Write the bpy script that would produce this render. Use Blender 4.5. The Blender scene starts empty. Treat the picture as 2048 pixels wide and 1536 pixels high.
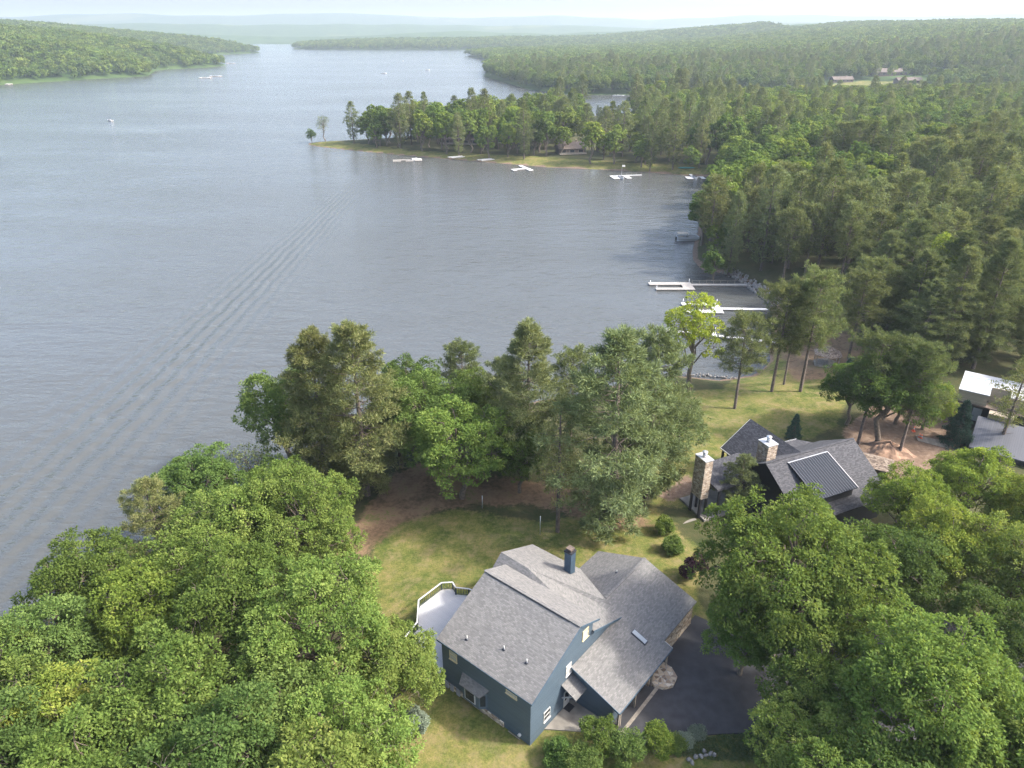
import bpy, math, random
import numpy as np
from mathutils import Matrix, Vector

# ---------------------------------------------------------------- camera, sky, sun, exposure
scn = bpy.context.scene
R = math.radians
CAM_H, PITCH, FPX = 60.0, R(26.5), 1422.0          # metres above the yard, tilt below the horizon, focal length for a 2048 px wide frame
cd = bpy.data.cameras.new('camera'); cam = bpy.data.objects.new('camera', cd); scn.collection.objects.link(cam)
cam.location = (0, 0, CAM_H); cam.rotation_euler = (R(90) - PITCH, 0, 0)
cd.sensor_width = 36; cd.lens = 36 * FPX / 2048; cd.clip_start = 1; cd.clip_end = 60000
scn.camera = cam
SUN_EL, SUN_AZ = R(43), R(-7)                       # azimuth counted from +X
world = bpy.data.worlds.new('World'); scn.world = world; world.use_nodes = True
wn = world.node_tree; bgn = wn.nodes['Background']
sky = wn.nodes.new('ShaderNodeTexSky'); sky.sky_type = 'NISHITA'; sky.sun_disc = False
sky.sun_elevation = SUN_EL; sky.sun_rotation = R(90) - SUN_AZ
sky.air_density = 1.0; sky.dust_density = 8.0; sky.ozone_density = 1.0; sky.altitude = 700
wn.links.new(sky.outputs[0], bgn.inputs[0]); bgn.inputs[1].default_value = 0.15
sd = bpy.data.lights.new('sun', 'SUN'); sd.energy = 2.0; sd.angle = R(4); sd.color = (1.0, 0.95, 0.87)
sun = bpy.data.objects.new('sun', sd); scn.collection.objects.link(sun)
sdir = Vector((math.cos(SUN_EL) * math.cos(SUN_AZ), math.cos(SUN_EL) * math.sin(SUN_AZ), math.sin(SUN_EL)))
sun.rotation_euler = sdir.to_track_quat('Z', 'Y').to_euler(); sun.location = (60, -20, 120)
scn.view_settings.view_transform = 'Standard'; scn.view_settings.look = 'None'
scn.view_settings.exposure = 1.95; scn.view_settings.gamma = 1.0; scn.view_settings.use_curve_mapping = False
cy = scn.cycles
cy.max_bounces = 4; cy.diffuse_bounces = 2; cy.glossy_bounces = 2; cy.transmission_bounces = 3; cy.transparent_max_bounces = 4
cy.use_denoising = True; cy.denoiser = 'OPENIMAGEDENOISE'; cy.denoising_input_passes = 'RGB_ALBEDO_NORMAL'; cy.denoising_prefilter = 'NONE'; cy.volume_bounces = 0; cy.caustics_reflective = False; cy.caustics_refractive = False
HAZE_DENSITY, HAZE_COLOR = 1.4e-4, (0.61, 0.705, 0.80)

WZ = -5.0                                           # lake level
_c, _s = math.cos(PITCH), math.sin(PITCH)
def at(px, py, z=0.0):
    """Map reading: the point of the photograph (2048 x 1536) that lies at height z."""
    a, b = (px - 1024) / FPX, -(py - 768) / FPX
    d = (a, _c + b * _s, -_s + b * _c); t = (z - CAM_H) / d[2]
    return (d[0] * t, d[1] * t)
def pix(x, y, z):
    z = z - CAM_H; dep = y * _c - z * _s; up = y * _s + z * _c
    return 1024 + FPX * x / dep, 768 - FPX * up / dep

# ---------------------------------------------------------------- helpers
COL = scn.collection
def link(o, parent=None):
    COL.objects.link(o)
    if parent is not None: o.parent = parent
    return o
def tag(o, label=None, cat=None, group=None, kind=None):
    for k, v in (('label', label), ('category', cat), ('group', group), ('kind', kind)):
        if v: o[k] = v
    return o
def empty(name, loc, rz=0.0, label=None, cat=None, group=None, scale=1.0):
    o = bpy.data.objects.new(name, None); o.empty_display_size = .3
    o.location = loc; o.rotation_euler = (0, 0, rz)
    o.scale = (scale,) * 3 if not hasattr(scale, '__len__') else scale
    link(o); return tag(o, label, cat, group)
def inst(name, data, parent, loc=(0, 0, 0), rot=(0, 0, 0), scale=(1, 1, 1)):
    o = bpy.data.objects.new(name, data); o.location = loc; o.rotation_euler = rot; o.scale = scale
    return link(o, parent)

class MB:
    """Collects polygons, boxes and tubes into one mesh, with UVs in metres along and up each face."""
    def __init__(s): s.v = []; s.f = []
    def poly(s, pts):
        i = len(s.v); s.v += [tuple(p) for p in pts]; s.f.append(tuple(range(i, i + len(pts)))); return s
    def box(s, x0, x1, y0, y1, z0, z1):
        i = len(s.v)
        s.v += [(x, y, z) for z in (z0, z1) for (x, y) in ((x0, y0), (x1, y0), (x1, y1), (x0, y1))]
        s.f += [tuple(i + k for k in q) for q in ((3, 2, 1, 0), (4, 5, 6, 7), (0, 1, 5, 4), (1, 2, 6, 5), (2, 3, 7, 6), (3, 0, 4, 7))]
        return s
    def slab(s, pts, t):
        """A sheet through pts with thickness t downwards."""
        n = len(pts); i = len(s.v)
        s.v += [tuple(p) for p in pts] + [(p[0], p[1], p[2] - t) for p in pts]
        s.f.append(tuple(range(i, i + n))); s.f.append(tuple(range(i + 2 * n - 1, i + n - 1, -1)))
        for k in range(n): s.f.append((i + k, i + n + k, i + n + (k + 1) % n, i + (k + 1) % n))
        return s
    def prism(s, pts, z0, z1): return s.slab([(p[0], p[1], z1) for p in pts], z1 - z0)
    def bar(s, a, b, w, h=None):
        a, b = Vector(a), Vector(b); d = (b - a).normalized(); h = h or w
        sx = d.cross(Vector((0, 0, 1)))
        sx = Vector((1, 0, 0)) if sx.length < 1e-3 else sx.normalized()
        sy = sx.cross(d); i = len(s.v)
        for p in (a, b):
            for (k, l) in ((-1, -1), (1, -1), (1, 1), (-1, 1)): s.v.append(tuple(p + sx * (k * w / 2) + sy * (l * h / 2)))
        s.f += [tuple(i + k for k in q) for q in ((0, 1, 2, 3), (7, 6, 5, 4), (0, 4, 5, 1), (1, 5, 6, 2), (2, 6, 7, 3), (3, 7, 4, 0))]
        return s
    def tube(s, path, radii, n=8, cap=True):
        path = [Vector(p) for p in path]; i0 = len(s.v)
        for k, p in enumerate(path):
            d = (path[min(k + 1, len(path) - 1)] - path[max(k - 1, 0)]).normalized()
            ax = d.cross(Vector((0.13, 0.97, 0.2))).normalized(); ay = d.cross(ax)
            for j in range(n):
                t = 2 * math.pi * j / n; s.v.append(tuple(p + (ax * math.cos(t) + ay * math.sin(t)) * radii[k]))
        for k in range(len(path) - 1):
            for j in range(n):
                a, b = i0 + k * n + j, i0 + k * n + (j + 1) % n; s.f.append((a, b, b + n, a + n))
        if cap:
            s.f.append(tuple(range(i0 + n - 1, i0 - 1, -1))); e = i0 + (len(path) - 1) * n; s.f.append(tuple(range(e, e + n)))
        return s
    def mesh(s, name, mat, smooth=False):
        me = bpy.data.meshes.new(name); me.from_pydata(s.v, [], s.f)
        me.materials.append(mat)
        uv = me.uv_layers.new(name='UVMap'); Z = Vector((0, 0, 1))
        for p in me.polygons:
            n = p.normal; ax = Z.cross(n)
            ax = Vector((1, 0, 0)) if ax.length < 1e-3 else ax.normalized()
            ay = n.cross(ax)
            for li in p.loop_indices:
                co = me.vertices[me.loops[li].vertex_index].co; uv.data[li].uv = (co.dot(ax), co.dot(ay))
            p.use_smooth = smooth
        return me
    def build(s, name, mat, parent=None, smooth=False):
        return link(bpy.data.objects.new(name, s.mesh(name, mat, smooth)), parent)

def np_mesh(name, verts, faces, mat, tint=None, smooth=False):
    """A big mesh from arrays; faces is (n, 3) or (n, 4)."""
    me = bpy.data.meshes.new(name); nv, (nf, k) = len(verts), faces.shape
    me.vertices.add(nv); me.vertices.foreach_set('co', np.ascontiguousarray(verts, dtype=np.float32).ravel())
    me.loops.add(nf * k); me.loops.foreach_set('vertex_index', np.ascontiguousarray(faces, dtype=np.int32).ravel())
    me.polygons.add(nf); me.polygons.foreach_set('loop_start', np.arange(0, nf * k, k, dtype=np.int32))
    if smooth: me.polygons.foreach_set('use_smooth', np.ones(nf, dtype=bool))
    if tint is not None:
        a = me.attributes.new('tint', 'FLOAT', 'FACE'); a.data.foreach_set('value', tint.astype(np.float32))
    me.update(calc_edges=True)
    if mat: me.materials.append(mat)
    return me

# ---------------------------------------------------------------- materials
def new_mat(name):
    m = bpy.data.materials.new(name); m.use_nodes = True; nt = m.node_tree
    return m, nt, nt.nodes['Principled BSDF']
def N(nt, t, **kw):
    n = nt.nodes.new(t)
    for k, v in kw.items():
        if k.startswith('i_'):
            key = k[2:]; n.inputs[int(key) if key.isdigit() else key.replace('_', ' ')].default_value = v
        else: setattr(n, k, v)
    return n
def ramp(nt, src, stops):
    r = nt.nodes.new('ShaderNodeValToRGB'); e = r.color_ramp.elements
    while len(e) < len(stops): e.new(0.5)
    for k, (p, c) in enumerate(stops): e[k].position = p; e[k].color = (*c, 1)
    nt.links.new(src, r.inputs[0]); return r.outputs[0]
def mixc(nt, fac, a, b, mode='MIX'):
    m = nt.nodes.new('ShaderNodeMix'); m.data_type = 'RGBA'; m.blend_type = mode
    for sock, val in ((m.inputs[0], fac), (m.inputs[6], a), (m.inputs[7], b)):
        if hasattr(val, 'is_output'): nt.links.new(val, sock)
        elif isinstance(val, (int, float)): sock.default_value = val
        else: sock.default_value = (*val, 1)
    return m.outputs[2]
def mth(nt, op, a, b=0.0, c=0.0, clamp=False):
    m = nt.nodes.new('ShaderNodeMath'); m.operation = op; m.use_clamp = clamp
    for k, val in enumerate((a, b, c)):
        if hasattr(val, 'is_output'): nt.links.new(val, m.inputs[k])
        else: m.inputs[k].default_value = val
    return m.outputs[0]
def noise(nt, vec, scale, detail=3.0, rough=.55):
    n = N(nt, 'ShaderNodeTexNoise', i_Scale=scale, i_Detail=detail, i_Roughness=rough)
    if vec is not None: nt.links.new(vec, n.inputs['Vector'])
    return n.outputs[0]
def bump(nt, h, strength, dist, bs):
    b = N(nt, 'ShaderNodeBump', i_Strength=strength, i_Distance=dist); nt.links.new(h, b.inputs['Height'])
    nt.links.new(b.outputs[0], bs.inputs['Normal'])
def plain(name, col, rough=.7, metal=0.0, var=.18, scale=3.0):
    m, nt, bs = new_mat(name); tc = N(nt, 'ShaderNodeTexCoord')
    f = noise(nt, tc.outputs['Object'], scale)
    lo = tuple(c * (1 - var) for c in col); hi = tuple(min(1, c * (1 + var)) for c in col)
    nt.links.new(ramp(nt, f, ((.3, lo), (.7, hi))), bs.inputs['Base Color'])
    bs.inputs['Roughness'].default_value = rough; bs.inputs['Metallic'].default_value = metal
    return m
def shingle(name, dark, mid, lite, sx=.32, sy=.15, rough=.9):
    m, nt, bs = new_mat(name); uv = N(nt, 'ShaderNodeUVMap')
    b = N(nt, 'ShaderNodeTexBrick', offset=.5, i_Scale=1.0, i_Mortar_Size=.012, i_Mortar_Smooth=.1, i_Bias=0.0, i_Brick_Width=sx, i_Row_Height=sy)
    b.inputs['Color1'].default_value = (0, 0, 0, 1); b.inputs['Color2'].default_value = (1, 1, 1, 1); b.inputs['Mortar'].default_value = (.2, .2, .2, 1)
    nt.links.new(uv.outputs[0], b.inputs['Vector'])
    col = ramp(nt, b.outputs['Color'], ((0.0, dark), (.45, mid), (1.0, lite)))
    tc = N(nt, 'ShaderNodeTexCoord'); big = noise(nt, tc.outputs['Object'], .35, 4)
    col = mixc(nt, .5, col, ramp(nt, big, ((.3, (.88, .88, .89)), (.7, (1.06, 1.05, 1.03)))), 'MULTIPLY')
    nt.links.new(col, bs.inputs['Base Color']); bs.inputs['Roughness'].default_value = rough
    bump(nt, mth(nt, 'SUBTRACT', 1.0, b.outputs['Fac']), .5, .012, bs); return m
def lap(name, col, pitch=.18, rough=.6, vertical=False, depth=.02, var=.12):
    """Boards with a shadow line painted into the colour each pitch metres."""
    m, nt, bs = new_mat(name); uv = N(nt, 'ShaderNodeUVMap'); sp = N(nt, 'ShaderNodeSeparateXYZ'); nt.links.new(uv.outputs[0], sp.inputs[0])
    t = mth(nt, 'FRACT', mth(nt, 'DIVIDE', sp.outputs[0 if vertical else 1], pitch))
    row = mth(nt, 'FLOOR', mth(nt, 'DIVIDE', sp.outputs[0 if vertical else 1], pitch))
    wn_ = N(nt, 'ShaderNodeTexWhiteNoise', noise_dimensions='1D'); nt.links.new(row, wn_.inputs['W'])
    tc = N(nt, 'ShaderNodeTexCoord'); f = noise(nt, tc.outputs['Object'], 1.3, 5)
    v = mth(nt, 'ADD', mth(nt, 'MULTIPLY', wn_.outputs[0], .5), mth(nt, 'MULTIPLY', f, .6))
    c = ramp(nt, v, ((.1, tuple(k * (1 - var) for k in col)), (.9, tuple(min(1, k * (1 + var)) for k in col))))
    gap = mth(nt, 'LESS_THAN', t, .09); c = mixc(nt, gap, c, tuple(k * .45 for k in col))
    nt.links.new(c, bs.inputs['Base Color']); bs.inputs['Roughness'].default_value = rough
    bump(nt, t, .35, depth, bs); return m
def stonework(name, stops, scale=3.2, mortar=(.30, .28, .25)):
    m, nt, bs = new_mat(name); tc = N(nt, 'ShaderNodeTexCoord')
    mp = N(nt, 'ShaderNodeMapping'); mp.inputs['Scale'].default_value = (1, 1, 2.0); nt.links.new(tc.outputs['Object'], mp.inputs[0])
    v = N(nt, 'ShaderNodeTexVoronoi', i_Scale=scale); e = N(nt, 'ShaderNodeTexVoronoi', feature='DISTANCE_TO_EDGE', i_Scale=scale)
    for n in (v, e): nt.links.new(mp.outputs[0], n.inputs['Vector'])
    g = N(nt, 'ShaderNodeSeparateColor'); nt.links.new(v.outputs['Color'], g.inputs[0])
    col = ramp(nt, g.outputs[0], stops)
    col = mixc(nt, mth(nt, 'LESS_THAN', e.outputs[0], .045), col, mortar)
    nt.links.new(col, bs.inputs['Base Color']); bs.inputs['Roughness'].default_value = .9
    bump(nt, mth(nt, 'MINIMUM', e.outputs[0], .15), .9, .15, bs); return m
def leaf_mat(name, stops, trans=.40, rnd=.30, gloss=.0):
    """Leaf colour from a per-leaf tint and a per-tree random; light also passes through the leaf."""
    m = bpy.data.materials.new(name); m.use_nodes = True; nt = m.node_tree; nt.nodes.clear()
    out = N(nt, 'ShaderNodeOutputMaterial'); at_ = N(nt, 'ShaderNodeAttribute', attribute_name='tint'); oi = N(nt, 'ShaderNodeObjectInfo')
    f = mth(nt, 'ADD', mth(nt, 'MULTIPLY', at_.outputs['Fac'], 1 - rnd), mth(nt, 'MULTIPLY', oi.outputs['Random'], rnd))
    col = ramp(nt, f, stops)
    hs = N(nt, 'ShaderNodeHueSaturation'); nt.links.new(col, hs.inputs['Color'])
    r2 = mth(nt, 'FRACT', mth(nt, 'MULTIPLY', oi.outputs['Random'], 7.31))
    nt.links.new(mth(nt, 'ADD', .478, mth(nt, 'MULTIPLY', r2, .018)), hs.inputs['Hue'])
    nt.links.new(mth(nt, 'ADD', .84, mth(nt, 'MULTIPLY', mth(nt, 'FRACT', mth(nt, 'MULTIPLY', oi.outputs['Random'], 3.77)), .32)), hs.inputs['Value'])
    d = N(nt, 'ShaderNodeBsdfDiffuse'); t = N(nt, 'ShaderNodeBsdfTranslucent')
    nt.links.new(hs.outputs[0], d.inputs[0])
    nt.links.new(mixc(nt, 1.0, hs.outputs[0], (1.25, 1.15, .6), 'MULTIPLY'), t.inputs[0])
    a = N(nt, 'ShaderNodeMixShader', i_0=trans); nt.links.new(d.outputs[0], a.inputs[1]); nt.links.new(t.outputs[0], a.inputs[2])
    nt.links.new(a.outputs[0], out.inputs['Surface']); return m

M = {}
M['oak'] = leaf_mat('oak_leaf', ((0, (.052, .104, .026)), (.45, (.114, .186, .044)), (.85, (.22, .29, .078)), (1, (.34, .35, .12))))
M['dark'] = leaf_mat('dense_leaf', ((0, (.048, .098, .030)), (.5, (.096, .164, .046)), (1, (.175, .25, .075))))
M['maple'] = leaf_mat('maple_leaf', ((0, (.075, .135, .028)), (.5, (.150, .225, .045)), (.9, (.27, .32, .07)), (1, (.39, .36, .11))), rnd=.2)
M['lime'] = leaf_mat('lime_leaf', ((0, (.11, .19, .025)), (.5, (.21, .30, .04)), (1, (.33, .38, .06))), rnd=.1)
M['white_pine'] = leaf_mat('white_pine_needle', ((0, (.075, .112, .055)), (.5, (.145, .190, .088)), (.9, (.24, .27, .13)), (1, (.31, .28, .15))), trans=.3)
M['tan_pine'] = leaf_mat('tan_pine_needle', ((0, (.090, .128, .050)), (.45, (.170, .205, .082)), (.8, (.255, .26, .115)), (1, (.34, .28, .14))), trans=.3, rnd=.1)
M['red_pine'] = leaf_mat('red_pine_needle', ((0, (.068, .104, .046)), (.5, (.132, .172, .072)), (.9, (.22, .245, .108)), (1, (.28, .24, .12))), trans=.28)
M['spruce'] = leaf_mat('spruce_needle', ((0, (.035, .07, .05)), (.5, (.06, .105, .08)), (1, (.11, .17, .14))), trans=.12)
M['purple'] = leaf_mat('purple_leaf', ((0, (.02, .012, .02)), (.6, (.045, .022, .035)), (1, (.08, .04, .05))), trans=.2)
M['sage'] = leaf_mat('sage_leaf', ((0, (.10, .14, .10)), (.6, (.18, .23, .17)), (1, (.30, .35, .28))), trans=.2)
M['twig'] = leaf_mat('bare_twig', ((0, (.20, .17, .13)), (1, (.38, .33, .26))), trans=.05)
M['bark'] = plain('bark', (.13, .105, .08), .95, var=.4, scale=4)
M['pinebark'] = plain('pine_bark', (.12, .095, .08), .95, var=.4, scale=3)
M['roof'] = shingle('grey_shingle', (.112, .110, .106), (.140, .137, .132), (.18, .175, .168))
M['darkroof'] = shingle('charcoal_shingle', (.026, .027, .032), (.043, .044, .051), (.075, .075, .082))
M['brownroof'] = shingle('brown_shingle', (.09, .065, .05), (.19, .145, .11), (.33, .27, .21), .28, .2)
M['farroof'] = shingle('old_brown_shingle', (.075, .06, .05), (.11, .088, .074), (.15, .12, .10), .5, .3)
M['siding'] = lap('blue_lap_siding', (.066, .096, .125), .2, .55)
M['sidingtrim'] = plain('blue_trim', (.055, .09, .125), .5)
M['stone'] = stonework('tan_stone', ((0, (.16, .11, .075)), (.4, (.34, .25, .17)), (.7, (.50, .40, .28)), (1, (.62, .55, .44))), 2.6)
M['ledge'] = stonework('ledge_stone', ((0, (.17, .12, .085)), (.4, (.28, .21, .15)), (.75, (.40, .32, .24)), (1, (.50, .44, .36))), 2.6)
M['deck'] = lap('pale_deck_board', (.42, .42, .425), .15, .65, depth=.01, var=.06)
M['porchdeck'] = lap('weathered_board', (.30, .29, .27), .15, .8, True, .01, .1)
M['white'] = plain('white_paint', (.48, .48, .46), .5, var=.05)
M['cream'] = plain('cream_trim', (.52, .44, .27), .6, var=.08)
M['dgreen'] = plain('dark_rail', (.055, .07, .065), .6)
M['black'] = plain('black_paint', (.022, .023, .027), .5)
M['brownwall'] = plain('dark_brown_siding', (.10, .075, .06), .8, var=.25)
M['greywall'] = plain('grey_siding', (.27, .27, .28), .8, var=.15)
M['tanwall'] = lap('tan_siding', (.34, .29, .22), .25, .8)
M['slateroof'] = lap('dark_seam_roof', (.075, .08, .095), .3, .5, True)
M['metalroof'] = plain('standing_seam_metal', (.024, .029, .040), .7, .0, var=.04)
M['metalroof'].node_tree.nodes['Principled BSDF'].inputs['Specular IOR Level'].default_value = .15
M['seam'] = plain('seam_metal', (.06, .065, .08), .4, .3, var=.04)
M['galv'] = plain('galvanised_metal', (.62, .63, .65), .35, .7, var=.06)
M['whitemetal'] = plain('pale_metal_cap', (.36, .37, .38), .4, .2, var=.05)
M['concrete'] = plain('stained_concrete', (.20, .185, .16), .9, var=.35, scale=.6)
M['asphalt'] = plain('asphalt', (.040, .040, .044), .88, var=.22, scale=.9)
M['glass'] = plain('window_glass', (.03, .035, .04), .08, var=.1)
M['skyglass'] = plain('skylight_glass', (.32, .35, .37), .15, var=.04)
M['blind'] = plain('window_blind', (.40, .39, .35), .5, var=.06)
M['rock'] = plain('grey_rock', (.20, .19, .175), .95, var=.4, scale=1.6)
M['dock'] = lap('dock_board', (.36, .335, .30), .3, .8, True, .01, .12)
M['whitedock'] = plain('white_dock', (.52, .52, .51), .6, var=.06)
M['redwood'] = plain('red_paint', (.42, .07, .06), .6)
M['teal'] = plain('teal_cover', (.03, .22, .20), .6)
M['canvas'] = plain('tan_canvas', (.50, .42, .32), .9)
M['hull'] = plain('boat_gelcoat', (.55, .55, .55), .3, var=.03)
M['orange'] = plain('orange_plastic', (.75, .13, .05), .5)
M['membrane'] = plain('roof_membrane', (.36, .37, .38), .55, var=.06, scale=.6)
M['blueprint_ink'] = plain('membrane_print', (.09, .18, .25), .6, var=.1)
M['soil'] = plain('turned_soil', (.22, .14, .095), .98, var=.4, scale=1.2)
M['sand'] = plain('sand', (.45, .37, .27), .95, var=.15, scale=.2)
M['timber'] = plain('old_timber', (.25, .22, .18), .9, var=.3)
# ---------------------------------------------------------------- terrain: one sheet with the lake bed in it
LAKE = np.array([(-110, -120), (-75, -40), (-60, 10), (-52, 35), (-51, 49), (-54, 62), (-51, 72), (-45, 84), (-38, 93), (-38, 103), (-30, 112), (-16, 117),
    (-5, 120), (10, 124), (24, 131), (33, 134), (43, 132), (50, 134), (56, 142), (59, 152), (64, 162), (68, 172), (69, 181), (67.5, 196), (64, 204), (58, 208),
    (57, 218), (61, 235), (66, 250), (73, 275), (83, 300), (92, 330), (101, 352), (96, 360), (70, 371), (45, 380), (20, 386), (-35, 413), (-65, 428), (-98, 446),
    (-120, 460), (-131, 472), (-126, 480), (-108, 488), (-80, 500), (-50, 530), (-20, 560), (20, 590), (60, 620), (107, 660), (180, 690), (260, 715), (340, 735),
    (420, 760), (470, 800), (470, 840), (440, 862), (380, 868), (330, 872), (272, 872), (180, 858), (98, 849), (60, 860), (20, 930), (-10, 1057), (-44, 1200),
    (-46, 1393), (-40, 1700), (-90, 2000), (-125, 2150), (-110, 2300), (100, 2450), (140, 2700), (-158, 2784), (-500, 2800), (-700, 2830), (-818, 2928),
    (-900, 3300), (-950, 3800), (-1263, 3949), (-1350, 3600), (-1250, 3000), (-1100, 2650), (-793, 2477), (-820, 2350), (-900, 2100), (-800, 1750), (-582, 1593),
    (-580, 1500), (-640, 1400), (-600, 1290), (-569, 1209), (-620, 1130), (-670, 1007), (-760, 880), (-900, 700), (-1000, 400), (-900, 100), (-700, -300), (-300, -400)], float)
def poly_sd(x, y, poly):
    """Signed distance to a polygon: negative inside."""
    x = np.asarray(x, float); y = np.asarray(y, float); shp = x.shape; x = x.ravel(); y = y.ravel()
    d = np.full(x.shape, 1e18); ins = np.zeros(x.shape, bool); n = len(poly)
    for i in range(n):
        ax, ay = poly[i]; bx, by = poly[(i + 1) % n]; ex, ey = bx - ax, by - ay
        t = np.clip(((x - ax) * ex + (y - ay) * ey) / (ex * ex + ey * ey), 0, 1)
        d = np.minimum(d, (x - ax - t * ex) ** 2 + (y - ay - t * ey) ** 2)
        c = (ay > y) != (by > y); ins ^= c & (x < (bx - ax) * (y - ay) / (by - ay + 1e-12) + ax)
    d = np.sqrt(d); return np.where(ins, -d, d).reshape(shp)
def sst(x, a, b):
    t = np.clip((x - a) / (b - a), 0, 1); return t * t * (3 - 2 * t)
def wob(x, y, s, seed=0):
    """Cheap smooth noise from sines, about -1..1."""
    r = 0
    for k, (a, b, p) in enumerate(((1.0, .31, .3), (-.47, .93, 1.7), (.73, -.66, 4.1), (1.61, .9, 2.2), (-1.3, 1.47, 5.0))):
        r = r + np.sin((a * x + b * y) / s * (1 + .17 * k) + p + seed * 1.9) * (.36 - .04 * k)
    return r
def ground_h(x, y):
    x = np.asarray(x, float); y = np.asarray(y, float)
    d = poly_sd(x, y, LAKE) + 1.2 * wob(x, y, 6) * sst(y, 300, 100)
    r = np.hypot(x, y); az = np.arctan2(x, y)
    land = 5.0 * (1 - np.exp(-np.maximum(d, 0) / (12 + 70 * sst(y, 600, 850)))) + .25 * wob(x, y, 17)*sst(d, 4, 30)
    land = land * (1 - .55 * sst(y, 330, 380) * sst(y, 640, 560) * sst(x, 140, 60))        # the low peninsula
    e = 1 - np.exp(-np.maximum(d, 0) / 280)
    land = land + 78 * e * sst(x, -350, -600) * sst(y, 500, 1000) * sst(y, 2750, 2450) * (1 + .18 * wob(x, y, 260))
    land = land + e * (7 + 60 * sst(x, 150, 1150)) * sst(y, 780, 1000) * sst(x, -250, 0) * sst(y, 5000, 2600) * (1 + .10 * wob(x, y, 210, 2))
    land = land + 2.5 * (1 - np.exp(-np.maximum(d, 0) / 90)) * sst(x, 90, 170) * sst(y, 80, 200) * sst(y, 800, 650)
    land = land + 16 * e * sst(y, 2500, 2800)
    f = sst(y, 2600, 3400) * sst(d, 0, 500)
    deg = np.degrees(az)
    for r0, w, elev, seed, amp in ((4300, 520, -.12, 1, .26), (6000, 700, .36, 5, .30), (9000, 1100, .86, 9, .22)):
        top = 60 + r0 * np.tan(np.radians(elev + amp * wob(deg, deg * 0, 5.5, seed) + .07 * wob(deg, deg * 0, 1.6, seed + 1)))
        land = np.maximum(land, top * np.exp(-((r - r0) / w) ** 2) * f)
    return np.where(d > 0, WZ + land, WZ + np.maximum(.16 * d, -4.5))
def at_ground(px, py):
    z = 0.0
    for k in range(40): z = .6 * z + .4 * gh(*at(px, py, z))
    return at(px, py, z)
def gh(x, y): return float(ground_h(np.array([x]), np.array([y]))[0])

PXPOLY = dict(
    yard=[(600, 1480), (735, 1130), (770, 1040), (900, 1020), (1100, 1040), (1310, 1010), (1400, 1090), (1400, 1200), (1450, 1300), (1560, 1560), (1000, 1700), (600, 1700)],
    meadow=[(1320, 765), (1450, 758), (1690, 770), (1690, 850), (1600, 880), (1450, 930), (1370, 1010), (1300, 1010), (1320, 880)],
    grove=[(1450, 548), (1640, 540), (1720, 600), (1720, 790), (1440, 770), (1480, 700), (1530, 640), (1525, 600)])
LAWNS = [np.array([at(*p, 0) for p in v]) for v in PXPOLY.values()] + [np.array([(-132, 470), (-98, 443), (-35, 410), (20, 383), (100, 362), (112, 372), (40, 400), (-60, 437), (-112, 474)], float),
    np.array([(350, 872), (470, 866), (490, 900), (480, 945), (420, 955), (370, 920)], float)]
NEEDLES = [np.array([at(*p, 0) for p in v]) for v in (
    [(640, 1120), (700, 1050), (790, 940), (880, 900), (1000, 950), (1250, 990), (1310, 1050), (1270, 1065), (1130, 1025), (960, 1000), (860, 1022), (775, 1052), (735, 1105)],
    [(1560, 660), (1720, 650), (1740, 740), (1600, 745)])]
DIRT = [np.array([at(*p, 0) for p in v]) for v in ([(1690, 850), (1760, 790), (1900, 800), (1930, 905), (1800, 960), (1700, 900)], [(1310, 992), (1375, 955), (1395, 985), (1340, 1005)])]

def polar_sheet():
    th = np.concatenate([np.linspace(-180, -75, 42, endpoint=False), np.linspace(-75, -44, 40, endpoint=False), np.linspace(-44, 44, 620, endpoint=False), np.linspace(44, 75, 40, endpoint=False), np.linspace(75, 180, 42, endpoint=False)])
    rr = np.concatenate([np.linspace(.3, 36, 16, endpoint=False), np.geomspace(36, 1200, 330, endpoint=False), np.geomspace(1200, 15500, 150)])
    T, RR = np.meshgrid(np.radians(th), rr); X = RR * np.sin(T); Y = RR * np.cos(T); Z = ground_h(X, Y)
    nr, nt_ = X.shape; v = np.stack([X, Y, Z], -1).reshape(-1, 3)
    i = np.arange(nr - 1)[:, None] * nt_ + np.arange(nt_)[None]; j = np.arange(nr - 1)[:, None] * nt_ + (np.arange(nt_)[None] + 1) % nt_
    f = np.stack([i, i + nt_, j + nt_, j], -1).reshape(-1, 4)[:, ::-1]
    v = np.vstack([v, [[0, 0, gh(0, 1)]]]); c = len(v) - 1; k = np.arange(nt_)
    cap = np.stack([np.full(nt_, c), (k + 1) % nt_, k, k], -1)
    return v, f, cap[:, :3]
gv, gf, gcap = polar_sheet()
gme = np_mesh('ground', gv, gf[:, ::-1], None, smooth=True)
def soft(polys, w, seed):
    m = np.zeros(len(gv))
    for p in polys:
        sdv = poly_sd(gv[:, 0], gv[:, 1], p) + .9 * wob(gv[:, 0], gv[:, 1], 2.4, seed); m = np.maximum(m, sst(sdv, w, -w))
    return m
near = np.hypot(gv[:, 0], gv[:, 1])
dl = poly_sd(gv[:, 0], gv[:, 1], LAKE)
cols = np.stack([soft(LAWNS, 1.6, 1), soft(NEEDLES, 2.2, 4), np.maximum(soft(DIRT, 1.2, 7), sst(dl, 2.2, .6) * sst(near, 900, 300)), np.ones(len(gv))], -1)
gm, nt, bs = new_mat('ground_cover')
va = N(nt, 'ShaderNodeVertexColor', layer_name='cover'); spc = N(nt, 'ShaderNodeSeparateColor'); nt.links.new(va.outputs[0], spc.inputs[0])
tc = N(nt, 'ShaderNodeTexCoord'); O = tc.outputs['Object']
n1 = noise(nt, O, .22, 6, .62); n2 = noise(nt, O, 1.7, 5, .65); n3 = noise(nt, O, 6.0, 3, .6); n4 = noise(nt, O, .06, 3)
mixn = mth(nt, 'ADD', mth(nt, 'MULTIPLY', n1, .6), mth(nt, 'MULTIPLY', n2, .4))
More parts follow.
